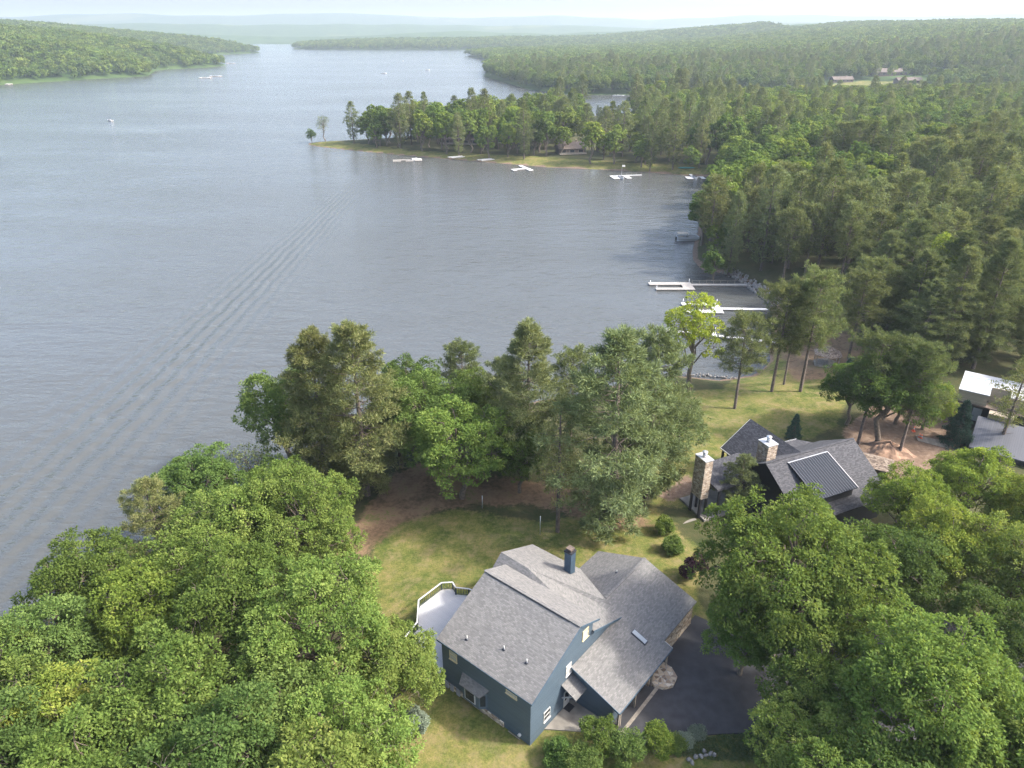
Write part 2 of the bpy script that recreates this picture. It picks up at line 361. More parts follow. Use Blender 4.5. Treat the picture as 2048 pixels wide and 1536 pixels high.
grass = ramp(nt, mixn, ((.36, (.058, .084, .022)), (.46, (.096, .118, .033)), (.55, (.150, .148, .050)), (.65, (.21, .175, .085))))
grass = mixc(nt, .7, grass, ramp(nt, n3, ((.3, (.55, .58, .5)), (.7, (1.3, 1.22, 1.1)))), 'MULTIPLY')
grass = mixc(nt, ramp(nt, noise(nt, O, .5, 6, .75), ((.49, (0, 0, 0)), (.66, (.8, .8, .8)))), grass, (.205, .165, .085))
needle = ramp(nt, mixn, ((.38, (.090, .070, .040)), (.5, (.165, .112, .070)), (.56, (.20, .14, .085)), (.62, (.13, .13, .05))))
forest = ramp(nt, mixn, ((.35, (.035, .05, .018)), (.6, (.075, .07, .035)), (.75, (.10, .075, .045))))
dirt = ramp(nt, n2, ((.3, (.12, .082, .058)), (.55, (.18, .128, .094)), (.75, (.25, .195, .15))))
far = ramp(nt, noise(nt, O, .018, 5, .7), ((.3, (.028, .055, .02)), (.55, (.055, .09, .03)), (.75, (.075, .11, .04))))
px_ = N(nt, 'ShaderNodeSeparateXYZ'); nt.links.new(O, px_.inputs[0])
forest = mixc(nt, mth(nt, 'GREATER_THAN', px_.outputs[1], 700), forest, far)
fields = mth(nt, 'MULTIPLY', mth(nt, 'GREATER_THAN', noise(nt, O, .0011, 2), .62), mth(nt, 'GREATER_THAN', px_.outputs[1], 3600))
forest = mixc(nt, fields, forest, (.09, .115, .045))
def edge(ch):
    return mth(nt, 'MULTIPLY_ADD', mth(nt, 'ADD', spc.outputs[ch], mth(nt, 'MULTIPLY', mth(nt, 'SUBTRACT', n2, .5), .9)), 3.0, -1.0, clamp=True)
col = mixc(nt, edge(0), forest, grass); col = mixc(nt, edge(1), col, needle); col = mixc(nt, edge(2), col, dirt)
nt.links.new(col, bs.inputs['Base Color']); bs.inputs['Roughness'].default_value = 1.0; bs.inputs['Specular IOR Level'].default_value = .1
bump(nt, mth(nt, 'ADD', n3, mth(nt, 'MULTIPLY', noise(nt, O, 22, 2), .5)), .6, .10, bs)
gme.materials.append(gm)
ca = gme.color_attributes.new('cover', 'FLOAT_COLOR', 'POINT'); ca.data.foreach_set('color', cols.astype(np.float32).ravel())
tag(link(bpy.data.objects.new('ground', gme)), kind='structure')

# ---------------------------------------------------------------- lake surface, with the crossing wake of a passed boat in its relief
wm, nt, bs = new_mat('lake_water')
tc = N(nt, 'ShaderNodeTexCoord'); O = tc.outputs['Object']
mp = N(nt, 'ShaderNodeMapping'); mp.inputs['Rotation'].default_value = (0, 0, R(22)); mp.inputs['Scale'].default_value = (.42, 1.0, 1); nt.links.new(O, mp.inputs[0])
w1 = noise(nt, mp.outputs[0], .55, 4, .6); w2 = noise(nt, mp.outputs[0], .16, 3, .5)
wa, wb = Vector((*at(-40, 1120, WZ), 0)), Vector((*at(735, 345, WZ), 0))
wd = (wb - wa).normalized(); wang = math.atan2(wd.y, wd.x)
mw = N(nt, 'ShaderNodeMapping', vector_type='TEXTURE'); mw.inputs['Location'].default_value = wa; mw.inputs['Rotation'].default_value = (0, 0, wang); nt.links.new(O, mw.inputs[0])
ws = N(nt, 'ShaderNodeSeparateXYZ'); nt.links.new(mw.outputs[0], ws.inputs[0])
spread = mth(nt, 'MULTIPLY_ADD', ws.outputs[0], -.75 / (wb - wa).length, 1.3)
across = mth(nt, 'DIVIDE', mth(nt, 'ADD', ws.outputs[1], mth(nt, 'MULTIPLY', mth(nt, 'SUBTRACT', w2, .5), 2.2)), spread)
wave = mth(nt, 'SINE', mth(nt, 'MULTIPLY', across, 2 * math.pi / 3.0))
mask = mth(nt, 'EXPONENT', mth(nt, 'MULTIPLY', mth(nt, 'POWER', mth(nt, 'DIVIDE', mth(nt, 'ABSOLUTE', across), 10.0), 2.0), -1.0))
ends = mth(nt, 'MULTIPLY', mth(nt, 'MULTIPLY_ADD', ws.outputs[0], -1 / 120, (wb - wa).length / 120 + .3, clamp=True), mth(nt, 'GREATER_THAN', ws.outputs[0], -150))
wk = mth(nt, 'MULTIPLY', mth(nt, 'MULTIPLY', wave, mask), ends)
lane = mth(nt, 'MULTIPLY_ADD', noise(nt, mp.outputs[0], .012, 4, .6), 1.6, -.25, clamp=True)
hgt = mth(nt, 'ADD', mth(nt, 'ADD', mth(nt, 'MULTIPLY', mth(nt, 'MULTIPLY', w1, lane), .85), mth(nt, 'MULTIPLY', w2, .5)), mth(nt, 'MULTIPLY', wk, .17))
bs.inputs['Base Color'].default_value = (.070, .074, .072, 1); bs.inputs['Roughness'].default_value = .12; bs.inputs['IOR'].default_value = 1.333
bump(nt, hgt, 1.0, .95, bs)
tag(MB().poly([(-15000, -3000, WZ), (15000, -3000, WZ), (15000, 15000, WZ), (-15000, 15000, WZ)]).build('lake_water', wm), kind='structure')
# ---------------------------------------------------------------- the blue house
HA = R(50.3 - 90); HC = (1.62, 44.4)
hz0 = gh(*HC)
house = empty('blue_house', (*HC, 0), HA, 'blue lap-sided lake house with light grey shingle roofs in the foreground', 'house')
def roof_slab(name, pts, t=.16, mat='roof', parent=None): return MB().slab(pts, t).build(name, M[mat], parent or house)
GB = -1.6                                              # walls go into the ground
def zA(V): return 9.6 - .49 * (7.3 - V)
def zB(V): return 9.6 - .45 * (V - 7.3)
def zE(U): return 5.7 - .365 * (U + 2.1)
def zF(U): return 5.7 - .365 * (-2.1 - U)
# walls of the two-storey block: gable profile to U = 0 and U = -11.3
w = MB()
prof = [(.12, GB), (.12, zA(.12) - .18), (7.3, 9.4), (9.9, zB(9.9) - .2), (9.9, GB)]
for U in (0.0, -11.3):
    pts = [(U, V, z) for V, z in prof]; w.poly(pts if U == 0 else pts[::-1])
w.poly([(0, .12, GB), (0, .12, zA(.12) - .18), (-11.3, .12, zA(.12) - .18), (-11.3, .12, GB)])
w.poly([(0, 9.9, GB), (-11.3, 9.9, GB), (-11.3, 9.9, zB(9.9) - .2), (0, 9.9, zB(9.9) - .2)])
w.build('wall', M['siding'], house)
roof_slab('roof', [(-11.75, -.12, zA(-.12)), (.32, -.12, zA(-.12)), (.32, 7.3, 9.6), (-11.75, 7.3, 9.6)])
roof_slab('roof', [(-11.95, 7.3, 9.6), (.32, 7.3, 9.6), (.32, 10.6, zB(10.6)), (-11.95, 11.0, zB(11.0))])
MB().bar((-11.8, 7.3, 9.64), (.3, 7.3, 9.64), .30, .07).build('ridge_cap', M['roof'], house)
MB().bar((-11.2, 7.14, 9.585), (-.9, 7.14, 9.585), .10, .07).build('ridge_strip', M['black'], house)  # narrow dark strip along the front of the main ridge
for a, b in (((-11.75, -.14, zA(-.12) - .12), (.34, -.14, zA(-.12) - .12)), ((.335, -.12, zA(-.12) - .1), (.335, 7.3, 9.5)), ((.335, 7.3, 9.5), (.335, 10.6, zB(10.6) - .1))):
    MB().bar(a, b, .04, .2).build('fascia', M['sidingtrim'], house)
# rear great-room block towards the lake
w = MB(); w.prism([(-12.7, 10.2), (-6.9, 10.2), (-6.9, 16.9), (-12.7, 16.9)], GB, 5.9); w.build('wall', M['siding'], house)
roof_slab('roof', [(-13.2, 11.5, 8.6), (-9.3, 11.35, 8.6), (-6.6, 17.4, 5.95), (-13.25, 17.2, 6.1)])
roof_slab('roof', [(-13.2, 9.9, 7.3), (-9.5, 9.9, 7.3), (-9.3, 11.35, 8.6), (-13.2, 11.5, 8.6)], .12)
MB().slab([(-9.3, 11.35, 8.6), (-9.5, 9.9, 7.3), (-6.5, 9.8, 7.35)], .12).build('roof', M['roof'], house)
MB().slab([(-9.3, 11.35, 8.6), (-6.5, 9.8, 7.35), (.25, 9.8, 7.0), (.25, 15.7, 4.55)], .14).build('roof', M['roof'], house)
MB().slab([(-9.3, 11.35, 8.6), (.25, 15.7, 4.55), (-1.7, 15.3, 5.72)], .14).build('roof', M['roof'], house)
MB().slab([(-9.3, 11.35, 8.6), (-1.7, 15.3, 5.72), (-6.6, 17.4, 5.95)], .14).build('roof', M['roof'], house)
MB().bar((.30, 9.7, 7.0), (.30, 15.4, 4.62), .05, .24).build('fascia', M['sidingtrim'], house)
MB().poly([(.02, 9.9, 4.4), (.02, 16.2, 4.4), (.02, 9.9, 6.85)]).poly([(.0, 9.9, 6.85), (.0, 16.2, 4.4), (.0, 9.9, 4.4)]).build('wall', M['siding'], house)
# the long garage and entry wing
w = MB()
for U0, U1, V0, V1 in ((-7.9, 4.5, 10.2, 23.5),):
    top = lambda U: (zE(U) if U > -2.1 else zF(U)) - .2
    for V in (V0, V1):
        pts = [(U0, V, GB), (U1, V, GB), (U1, V, top(U1)), (-2.1, V, top(-2.1)), (U0, V, top(U0))]; w.poly(pts if V == V0 else pts[::-1])
    w.poly([(U0, V0, GB), (U0, V0, top(U0)), (U0, V1, top(U0)), (U0, V1, GB)])
w.build('wall', M['siding'], house)
MB().poly([(4.5, 10.2, GB), (4.5, 23.5, GB), (4.5, 23.5, zE(4.5) - .2), (4.5, 10.2, zE(4.5) - .2)]).build('stone_wall', M['stone'], house)
# entry part of the wing: a blue end wall towards the patio and an open front under the low eave
MB().poly([(.02, 6.75, GB), (4.72, 6.75, GB), (4.72, 6.75, zE(4.72) - .2), (.02, 6.75, zE(.02) - .2)]).poly([(4.7, 6.75, GB), (4.7, 10.2, GB), (4.7, 10.2, zE(4.7) - .2), (4.7, 6.75, zE(4.7) - .2)]).build('wall', M['siding'], house)
roof_slab('roof', [(.05, 6.35, zE(.05)), (5.7, 6.35, zE(5.7)), (5.7, 16.55, zE(5.7)), (.05, 16.55, zE(.05))])
roof_slab('roof', [(.05, 16.55, zE(.05)), (4.68, 16.55, zE(4.68)), (4.68, 23.9, zE(4.68)), (-2.1, 23.9, 5.7), (-2.1, 12.0, 5.7), (.05, 12.0, zE(.05))])
roof_slab('roof', [(-2.1, 12.5, 5.7), (-2.1, 23.9, 5.7), (-8.35, 23.9, zF(-8.35)), (-8.35, 16.0, zF(-8.35))])
MB().bar((-2.1, 15.6, 5.72), (-2.1, 23.9, 5.72), .3, .06).build('ridge_cap', M['roof'], house)
MB().bar((5.72, 6.35, zE(5.7) - .1), (5.72, 16.55, zE(5.7) - .1), .05, .2).build('fascia', M['sidingtrim'], house)
MB().bar((.05, 6.33, zE(.05) - .1), (5.7, 6.33, zE(5.7) - .1), .05, .2).build('fascia', M['sidingtrim'], house)
MB().bar((5.68, 16.57, zE(5.68) - .1), (4.7, 16.57, zE(4.7) - .1), .05, .2).build('fascia', M['white'], house)
for V in (6.85, 7.15, 9.9, 13.2, 16.2): MB().box(5.25, 5.43, V - .09, V + .09, GB, zE(5.34) - .17).build('porch_post', M['timber'], house)
MB().bar((5.34, 6.7, zE(5.34) - .3), (5.34, 16.3, zE(5.34) - .3), .16, .22).build('porch_beam', M['timber'], house)
MB().box(4.75, 5.6, 6.8, 13.0, -.6, .12).build('porch_slab', M['concrete'], house)
MB().prism([(5.8, 6.4), (6.15, 6.4), (6.15, 13.3), (5.8, 13.3)], -.6, .18).build('kerb', M['timber'], house)
MB().prism([(4.3, 13.6), (5.7, 13.2), (6.6, 13.5), (7.2, 14.4), (7.0, 15.6), (6.0, 16.3), (4.3, 16.4)], -.6, .55).build('stone_planter', M['stone'], house)
MB().box(4.72, 5.2, 12.9, 13.3, -.5, 2.6).build('stone_pier', M['stone'], house)
# little roof over the side door, its brackets, the door
d = roof_slab('door_roof', [(.02, 4.85, 3.75), (.02, 6.7, 3.75), (1.75, 6.7, 2.95), (1.75, 4.85, 2.95)], .14)
for V in (5.0, 6.5): MB().bar((.05, V, 1.9), (1.3, V, 2.95), .1).build('bracket', M['white'], house)
dr = MB().box(0, .06, 5.35, 6.3, .15, 2.2).build('door', M['white'], house); MB().box(.05, .08, 5.5, 6.15, 1.0, 2.0).build('pane', M['glass'], dr)
MB().box(.1, .8, 5.3, 6.2, .13, .17).build('doormat', M['black'], house)
MB().slab([(.02, 2.3, .12), (4.9, 5.75, .12), (4.7, 6.72, .12), (.02, 6.72, .12)], .5).build('patio', M['concrete'], house)
MB().slab([(3.3, 5.2, .18), (4.9, 5.2, .14), (5.0, 6.6, .14), (3.4, 6.6, .18)], .5).build('ramp', M['porchdeck'], house)
# stone base course under the blue walls
MB().box(-11.33, -3.2, .02, .13, GB, .55).build('stone_base', M['stone'], house)
def window(U, V, z, wd, ht, face, frame='white', pane='glass', parent=house):
    """face 'r' looks along +U, 'f' along -V. The window is a frame with a pane and a sill."""
    fr = MB(); t = .055
    for a0, a1, b0, b1 in ((0, wd, 0, t), (0, wd, ht - t, ht), (0, t, t, ht - t), (wd - t, wd, t, ht - t), (t, wd - t, ht / 2 - t / 2, ht / 2 + t / 2)):
        if face == 'r': fr.box(U, U + .07, V + a0, V + a1, z + b0, z + b1)
        else: fr.box(U + a0, U + a1, V - .07, V, z + b0, z + b1)
    o = fr.build('window', M[frame], parent)
    if face == 'r': MB().box(U + .005, U + .03, V + t, V + wd - t, z + t, z + ht - t).build('pane', M[pane], o); MB().box(U, U + .14, V - .05, V + wd + .05, z - .08, z - .005).build('sill', M[frame], o)
    else: MB().box(U + t, U + wd - t, V - .03, V - .005, z + t, z + ht - t).build('pane', M[pane], o); MB().box(U - .05, U + wd + .05, V - .14, V, z - .08, z - .005).build('sill', M[frame], o)
    return o
window(0, 2.1, 1.2, 1.0, 1.25, 'r'); window(0, 5.5, 4.3, .9, 1.3, 'r', 'white', 'blind'); window(0, 8.1, 6.9, 1.0, 1.15, 'r', 'cream', 'blind')
window(-10.2, .12, 4.25, 1.0, 1.35, 'f', 'cream', 'blind'); window(-2.9, .12, 4.95, 1.3, .6, 'f', 'cream', 'blind')
for U in (-7.1, -2.6): window(U, .03, -.45, 1.5, .45, 'f', 'timber')
# the box bay with its own shingled roof
bay = MB().prism([(-8.3, .12), (-8.0, -.45), (-5.9, -.45), (-5.3, .12)], .75, 2.75).build('bay_window', M['siding'], house)
MB().slab([(-8.55, .12, 3.45), (-5.05, .12, 3.45), (-5.6, -.7, 2.75), (-8.25, -.7, 2.75)], .1).build('bay_roof', M['roof'], bay)
MB().box(-7.75, -6.35, -.5, -.455, 1.05, 2.65).build('pane_frame', M['white'], bay); MB().box(-7.63, -6.47, -.52, -.505, 1.17, 2.53).build('pane', M['glass'], bay)
MB().slab([(-5.80, -.37, 2.55), (-5.42, -.02, 2.55), (-5.40, -.05, 2.55), (-5.78, -.40, 2.55)], 1.4).build('pane', M['glass'], bay)
# roof furniture
def vent(U, V, z, h=.45, r=.05):
    o = MB().tube([(U, V, z - .05), (U, V, z + h)], [r, r], 8).build('vent_pipe', M['white'], house, True)
    MB().tube([(U, V, z - .02), (U, V, z + .10)], [.2, .07], 8).build('flashing', M['seam'], o, True)
for U, V in ((-8.9, 1.3), (-5.0, 2.3), (-2.3, 2.4)): vent(U, V, zA(V))
vent(-1.4 - 2.2, 20.3, zF(-3.6), .35)
sk = MB().slab([(1.95, 14.35, zE(1.95) + .16), (3.65, 14.35, zE(3.65) + .16), (3.65, 15.0, zE(3.65) + .16), (1.95, 15.0, zE(1.95) + .16)], .2).build('skylight', M['seam'], house)
MB().slab([(2.02, 14.42, zE(2.02) + .175), (3.58, 14.42, zE(3.58) + .175), (3.58, 14.93, zE(3.58) + .175), (2.02, 14.93, zE(2.02) + .175)], .012).build('pane', M['skyglass'], sk)
ch = MB().box(-7.35, -6.5, 15.3, 16.1, 4.5, 9.35).build('chimney', M['sidingtrim'], house)
for k in range(5): MB().box(-7.36 + k * .2, -7.31 + k * .2, 15.27, 15.3, 6.0, 9.3).build('batten', M['sidingtrim'], ch); MB().box(-6.5, -6.47, 15.29 + k * .19, 15.34 + k * .19, 6.0, 9.3).build('batten', M['sidingtrim'], ch)
MB().box(-7.43, -6.42, 15.22, 16.18, 9.35, 9.5).build('chimney_cap', M['black'], ch); MB().box(-7.2, -6.65, 15.45, 15.95, 9.5, 9.75).build('flue_screen', M['brownwall'], ch); MB().box(-7.3, -6.55, 15.35, 16.05, 9.76, 9.84).build('flue_lid', M['brownwall'], ch)
for U in (-10.9, -10.2, -9.3): MB().box(U, U + .45, -.12, .0, -.2, .75).build('utility_meter', M['greywall'], house)
MB().tube([(-1.2, .1, .55), (-1.2, -.12, .55)], [.16, .16], 12).build('round_vent', M['white'], house)
MB().box(.0, .2, .35, .6, 5.55, 5.75).build('eave_light', M['black'], house)
# deck with rails towards the lake
dk = MB().slab([(-12.7, -.35, 1.85), (-12.7, 16.0, 1.85), (-14.2, 9.6, 1.85), (-16.4, 9.5, 1.85), (-17.7, 8.7, 1.85), (-18.6, 9.1, 1.85), (-19.5, 8.2, 1.85), (-19.5, 4.6, 1.85), (-17.2, 2.2, 1.85), (-16.6, -.35, 1.85)][0:1] +
    [(-11.32, -.35, 1.85), (-11.32, 9.9, 1.85), (-14.2, 9.9, 1.85), (-16.4, 9.5, 1.85), (-17.7, 8.7, 1.85), (-18.6, 9.1, 1.85), (-19.5, 8.2, 1.85), (-19.5, 4.6, 1.85), (-17.2, 2.2, 1.85), (-16.6, -.35, 1.85)], .25).build('deck_floor', M['deck'], house)
MB().box(-16.5, -11.35, -.42, -.36, 1.2, 1.9).build('deck_skirt', M['white'], house)
rail = [(-13.0, 9.9), (-14.2, 9.9), (-16.4, 9.5), (-17.7, 8.7), (-18.6, 9.1), (-19.5, 8.2), (-19.5, 4.6), (-17.2, 2.2), (-16.6, -.3)]
bal_me = MB().box(-.02, .02, -.02, .02, 0, .82).mesh('baluster', M['dgreen'])
rl = empty('deck_railing', (0, 0, 0)); rl.parent = house
for (a, b) in zip(rail, rail[1:]):
    A, B = Vector((*a, 0)), Vector((*b, 0)); L = (B - A).length; n = max(2, int(L / .28))
    MB().bar(A + Vector((0, 0, 2.88)), B + Vector((0, 0, 2.88)), .16, .06).build('top_rail', M['white'], rl)
    MB().bar(A + Vector((0, 0, 2.0)), B + Vector((0, 0, 2.0)), .06, .06).build('bottom_rail', M['dgreen'], rl)
    MB().box(a[0] - .07, a[0] + .07, a[1] - .07, a[1] + .07, 1.5, 2.86).build('rail_post', M['dgreen'], rl)
    for k in range(1, n): p = A.lerp(B, k / n); inst('baluster', bal_me, rl, (p.x, p.y, 2.02))
for p in rail[1::2]: MB().box(p[0] * .985 - .1, p[0] * .985 + .1, p[1] * .97 - .1, p[1] * .97 + .1, -3.5, 1.6).build('deck_post', M['timber'], house)

# driveway
dw = [at(*p, 0) for p in ((1385, 1240), (1480, 1215), (1700, 1300), (1760, 1420), (1690, 1490), (1520, 1490), (1400, 1474), (1290, 1478), (1215, 1482), (1232, 1455))]
hx, hy = HC; u2 = (math.cos(HA), math.sin(HA)); v2 = (-u2[1], u2[0])
def H2W(U, V): return (hx + U * u2[0] + V * v2[0], hy + U * u2[1] + V * v2[1])
dw = [H2W(4.6, 5.5), H2W(6.3, 4.2), at(1330, 1480, 0), at(1440, 1470, 0), at(1560, 1468, 0), at(1800, 1500, 0), at(2100, 1420, 0), at(2000, 1250, 0), at(1700, 1230, 0), H2W(9, 25.5), H2W(4.3, 25.0)]
gz = max(gh(*p) for p in dw)
tag(MB().slab([(*p, gz + .10) for p in dw], 1.0).build('driveway', M['asphalt']), kind='structure')

# ---------------------------------------------------------------- the dark neighbour house
NA = R(24); nb = empty('charcoal_house', (25.5, 79.1, 0), NA, 'charcoal-roofed house with two stone chimneys on the far side of the yard', 'house')
def nslab(name, pts, t=.2, mat='darkroof'): return MB().slab(pts, t).build(name, M[mat], nb)
zr = lambda Y: 8.5 - .62 * (-2.75 - Y)
nslab('roof', [(7.7, -10.5, zr(-10.5)), (23.5, -10.5, zr(-10.5)), (23.5, -2.75, 8.5), (7.7, -2.75, 8.5)])
nslab('roof', [(7.7, -2.75, 8.5), (23.5, -2.75, 8.5), (23.5, 2.6, 5.2), (7.7, 2.6, 5.2)])
MB().bar((7.7, -2.75, 8.52), (23.5, -2.75, 8.52), .3, .08).build('ridge_cap', M['darkroof'], nb)
nslab('roof', [(9.7, -2.0, 4.3), (14.6, -2.0, 8.1), (14.6, 8.1, 8.1), (9.7, 8.1, 4.3)])
nslab('roof', [(14.6, -2.0, 8.1), (18.2, -2.0, 5.3), (18.2, 8.1, 5.3), (14.6, 8.1, 8.1)])
MB().bar((9.68, 8.13, 4.2), (14.6, 8.13, 8.0), .06, .2).build('fascia', M['white'], nb); MB().bar((9.66, 5.4, 4.22), (9.66, 8.1, 4.22), .05, .16).build('fascia', M['white'], nb)
nslab('roof', [(15.0, -2.2, 5.3), (24.6, -2.2, 4.9), (24.0, 2.0, 4.7), (21.2, 4.9, 4.7), (16.5, 4.9, 4.9)], .3)
MB().bar((18.4, 4.93, 4.78), (21.2, 4.93, 4.68), .05, .3).build('fascia', M['whitemetal'], nb)
nslab('roof', [(1.6, -1.2, 5.0), (10.4, -1.2, 5.2), (10.4, 5.0, 5.1), (5.2, 5.0, 4.9), (2.0, 2.6, 4.9)], .35)
w = MB(); w.prism([(8.2, -9.6), (23.0, -9.6), (23.0, 2.0), (8.2, 2.0)], -1.5, 4.3); w.prism([(10.6, -1.5), (17.6, -1.5), (17.6, 7.6), (10.6, 7.6)], -1.5, 4.6)
for X in (8.2, 23.0):
    w.poly([(X, -9.6, 4.3), (X, 2.0, 4.3), (X, 2.0, 5.2), (X, -2.75, 8.2), (X, -9.6, 4.1)])
    w.poly([(X, -9.6, 4.1), (X, -2.75, 8.2), (X, 2.0, 5.2), (X, 2.0, 4.3), (X, -9.6, 4.3)])
w.build('wall', M['black'], nb)
for x, y in ((2.3, -.9), (2.3, 2.4), (5.4, 4.7), (9.9, 7.7), (6.0, -.9), (10.0, 5.4)): MB().box(x - .14, x + .14, y - .14, y + .14, -1.5, 4.75 if x < 7 else 4.3).build('porch_post', M['black'], nb)
MB().box(.3, 9.8, -1.0, 4.6, -.9, .25).build('terrace', M['concrete'], nb)
mr = nslab('metal_roof', [(10.9, -9.4, 6.0), (17.8, -9.4, 6.0), (17.8, -3.6, 8.15), (10.9, -3.6, 8.15)], .1, 'metalroof')
for k in range(17): X = 10.93 + k * .4275; MB().bar((X, -9.4, 6.03), (X, -3.6, 8.18), .055, .07).build('seam', M['seam'], mr)
MB().bar((10.85, -3.55, 8.22), (17.85, -3.55, 8.22), .16, .06).build('ridge_trim', M['whitemetal'], mr); MB().bar((17.84, -9.4, 6.0), (17.84, -3.55, 8.17), .08, .14).build('edge_trim', M['whitemetal'], mr)
MB().prism([(11.2, -9.0), (17.5, -9.0), (17.5, -4.2), (11.2, -4.2)], 3.5, 6.1).poly([(11.2, -9.0, 6.1), (11.2, -4.2, 6.1), (11.2, -4.2, 7.8), (11.2, -9.0, 6.1)]).build('dormer_wall', M['black'], nb)
def chimney(x0, x1, y0, y1, z0, z1, name='chimney'):
    o = MB().box(x0, x1, y0, y1, z0, z1).build(name, M['ledge'], nb)
    MB().box(x0 - .07, x1 + .07, y0 - .07, y1 + .07, z1, z1 + .12).build('chimney_cap', M['whitemetal'], o)
    cx, cy_ = (x0 + x1) / 2, (y0 + y1) / 2
    MB().tube([(cx, cy_, z1 + .1), (cx, cy_, z1 + .75)], [.26, .26], 14).build('flue', M['galv'], o, True); MB().tube([(cx, cy_, z1 + .8), (cx, cy_, z1 + .95)], [.36, .36], 14).build('flue_lid', M['galv'], o, True)
    return o
c1 = chimney(0, 1.25, 0, 2.15, 3.0, 9.0); chimney(9.0, 10.6, -1.55, .4, 4.5, 10.0)
for x, y in ((.15, .15), (1.1, .15), (.15, 2.0), (1.1, 2.0)): MB().box(x - .14, x + .14, y - .14, y + .14, -1.5, 3.0).build('post', M['black'], c1)
MB().box(-2.6, -.3, -.2, 2.0, -.6, -.05).build('stone_step', M['concrete'], nb)
ax = MB().box(21.6, 23.2, 5.6, 6.6, -1.0, 1.2).build('air_conditioner', M['greywall']); ax.location = (25.5, 79.1, 0); ax.rotation_euler = (0, 0, NA)
tag(ax, 'grey air-conditioning unit behind the charcoal-roofed house', 'air conditioner'); MB().tube([(22.4, 6.1, 1.2), (22.4, 6.1, 1.28)], [.42, .42], 14).build('fan_grille', M['black'], ax)
# small shed with a weathered shingle roof
sh = empty('shed', (54.1, 90.6, 0), R(-32), 'small shed with a weathered brown leaf-strewn roof beside the charcoal house', 'shed')
MB().slab([(-2.7, -2.1, 1.9), (2.9, -2.1, 1.9), (2.9, 0, 2.8), (-2.7, 0, 2.8)], .15).build('roof', M['brownroof'], sh); MB().slab([(-2.7, 0, 2.8), (2.9, 0, 2.8), (2.9, 2.1, 1.9), (-2.7, 2.1, 1.9)], .15).build('roof', M['brownroof'], sh)
MB().prism([(-2.4, -1.7), (2.6, -1.7), (2.6, 1.7), (-2.4, 1.7)], -1.2, 1.95).build('wall', M['brownwall'], sh)

# ---------------------------------------------------------------- house being finished, at the right edge
ct = empty('house_under_construction', (74.6, 105.6, 0), R(-36), 'tan and black unfinished house with white membrane roof and pale blue print', 'house')
# local x runs along the near wall, y away from it
MB().prism([(0, 0), (4.2, 0), (4.2, 2.6), (7.2, 2.6), (7.2, 1.2), (16, 1.2), (16, 8.4), (0, 8.4)], 4.4, 6.35).build('wall', M['tanwall'], ct)
mb_ = MB().prism([(-.15, -.15), (4.3, -.15), (4.3, 2.75), (7.1, 2.75), (7.1, 1.05), (16.1, 1.05), (16.1, 8.5), (-.15, 8.5)], 6.35, 6.5).build('flat_roof', M['membrane'], ct)
rng = random.Random(4)
for i in range(4):
    for j in range(3):
        x, y = .6 + i * 1.15 + .3 * (j % 2), 1.0 + j * 2.5
        if x < 3.6 or y > 3: MB().slab([(x, y, 6.51), (x + .14, y - .1, 6.51), (x + .8, y + .75, 6.51), (x + .66, y + .85, 6.51)], .006).build('printed_mark', M['blueprint_ink'], mb_)
MB().box(4.3, 7.1, 2.4, 2.58, 4.4, 7.0).build('parapet', M['tanwall'], ct)
MB().prism([(-.1, -.3), (16, -.3), (16, 8), (-.1, 8)], 4.2, 4.38).build('soffit', M['brownwall'], ct)
MB().prism([(1.2, .4), (16, .4), (16, 8), (1.2, 8)], -1.5, 4.2).build('lower_wall', M['black'], ct)
MB().box(4.9, 8.3, -1.9, .39, -1, 4.18).build('lower_wall', M['tanwall'], ct)
wf = MB().box(2.5, 4.1, .3, .39, 1.2, 3.8).build('window', M['black'], ct); MB().box(2.65, 3.95, .27, .295, 1.35, 3.65).build('pane', M['skyglass'], wf)
MB().slab([(3.6, -9.0, 1.0), (16, -9.0, 1.0), (16, -1.95, 3.4), (3.6, -1.95, 3.4)], .2).build('lower_roof', M['slateroof'], ct)
MB().prism([(4, -8.5), (15, -8.5), (15, -2.2), (4, -2.2)], -1.5, 1.1).build('lower_wall', M['black'], ct)
MB().slab([(8, 9.0, 5.2), (24, 9.0, 5.2), (26, 14, 8.2), (12, 14, 8.2)], .2).build('rear_roof', M['darkroof'], ct)
MB().prism([(9, 9.5), (23, 9.5), (24, 13.5), (12, 13.5)], -1.5, 5.3).build('rear_wall', M['greywall'], ct)
# building site: soil heap, timber planks, cones
def blob(name, mat, loc, sx, sy, sz, seed, n=26, rough=.18):
    rg = np.random.default_rng(seed); th = np.linspace(0, 2 * np.pi, n, endpoint=False); rr = np.linspace(0, 1, 12); v = []; f = []
    for r in rr:
        for t in th:
            k = 1 + rough * math.sin(3 * t + seed) + rough * .6 * math.sin(7 * t + 2 * seed)
            v.append((sx * r * k * math.cos(t), sy * r * k * math.sin(t), sz * (math.cos(r * math.pi) * .5 + .5) + rg.normal() * rough * .35 * sz * (1 - r * .7) - .25 * r))
    for i in range(11):
        for j in range(n): a, b = i * n + j, i * n + (j + 1) % n; f.append((a, a + n, b + n, b))
    m = MB(); m.v = v; m.f = f; o = m.build(name, M[mat]); o.location = loc; return o
p = at(1778, 895, .4); tag(blob('soil_heap', 'soil', (*p, gh(*p)), 4.6, 3.8, 1.6, 3), 'heap of reddish brown soil between the tall pine and the shed', 'soil heap')
p = at(1850, 880, .2)
for k in range(5):
    o = MB().box(-2.2, 2.2, -.14, .14, 0, .1).build('timber_plank', M['timber']); o.location = (p[0] + 1.0 + .12 * k, p[1] - .8 + .42 * k, gh(*p) + .08); o.rotation_euler = (0, 0, R(-34 + 2 * k))
    tag(o, 'grey timber plank lying on the bare earth near the cones', 'plank', 'planks on the building site')
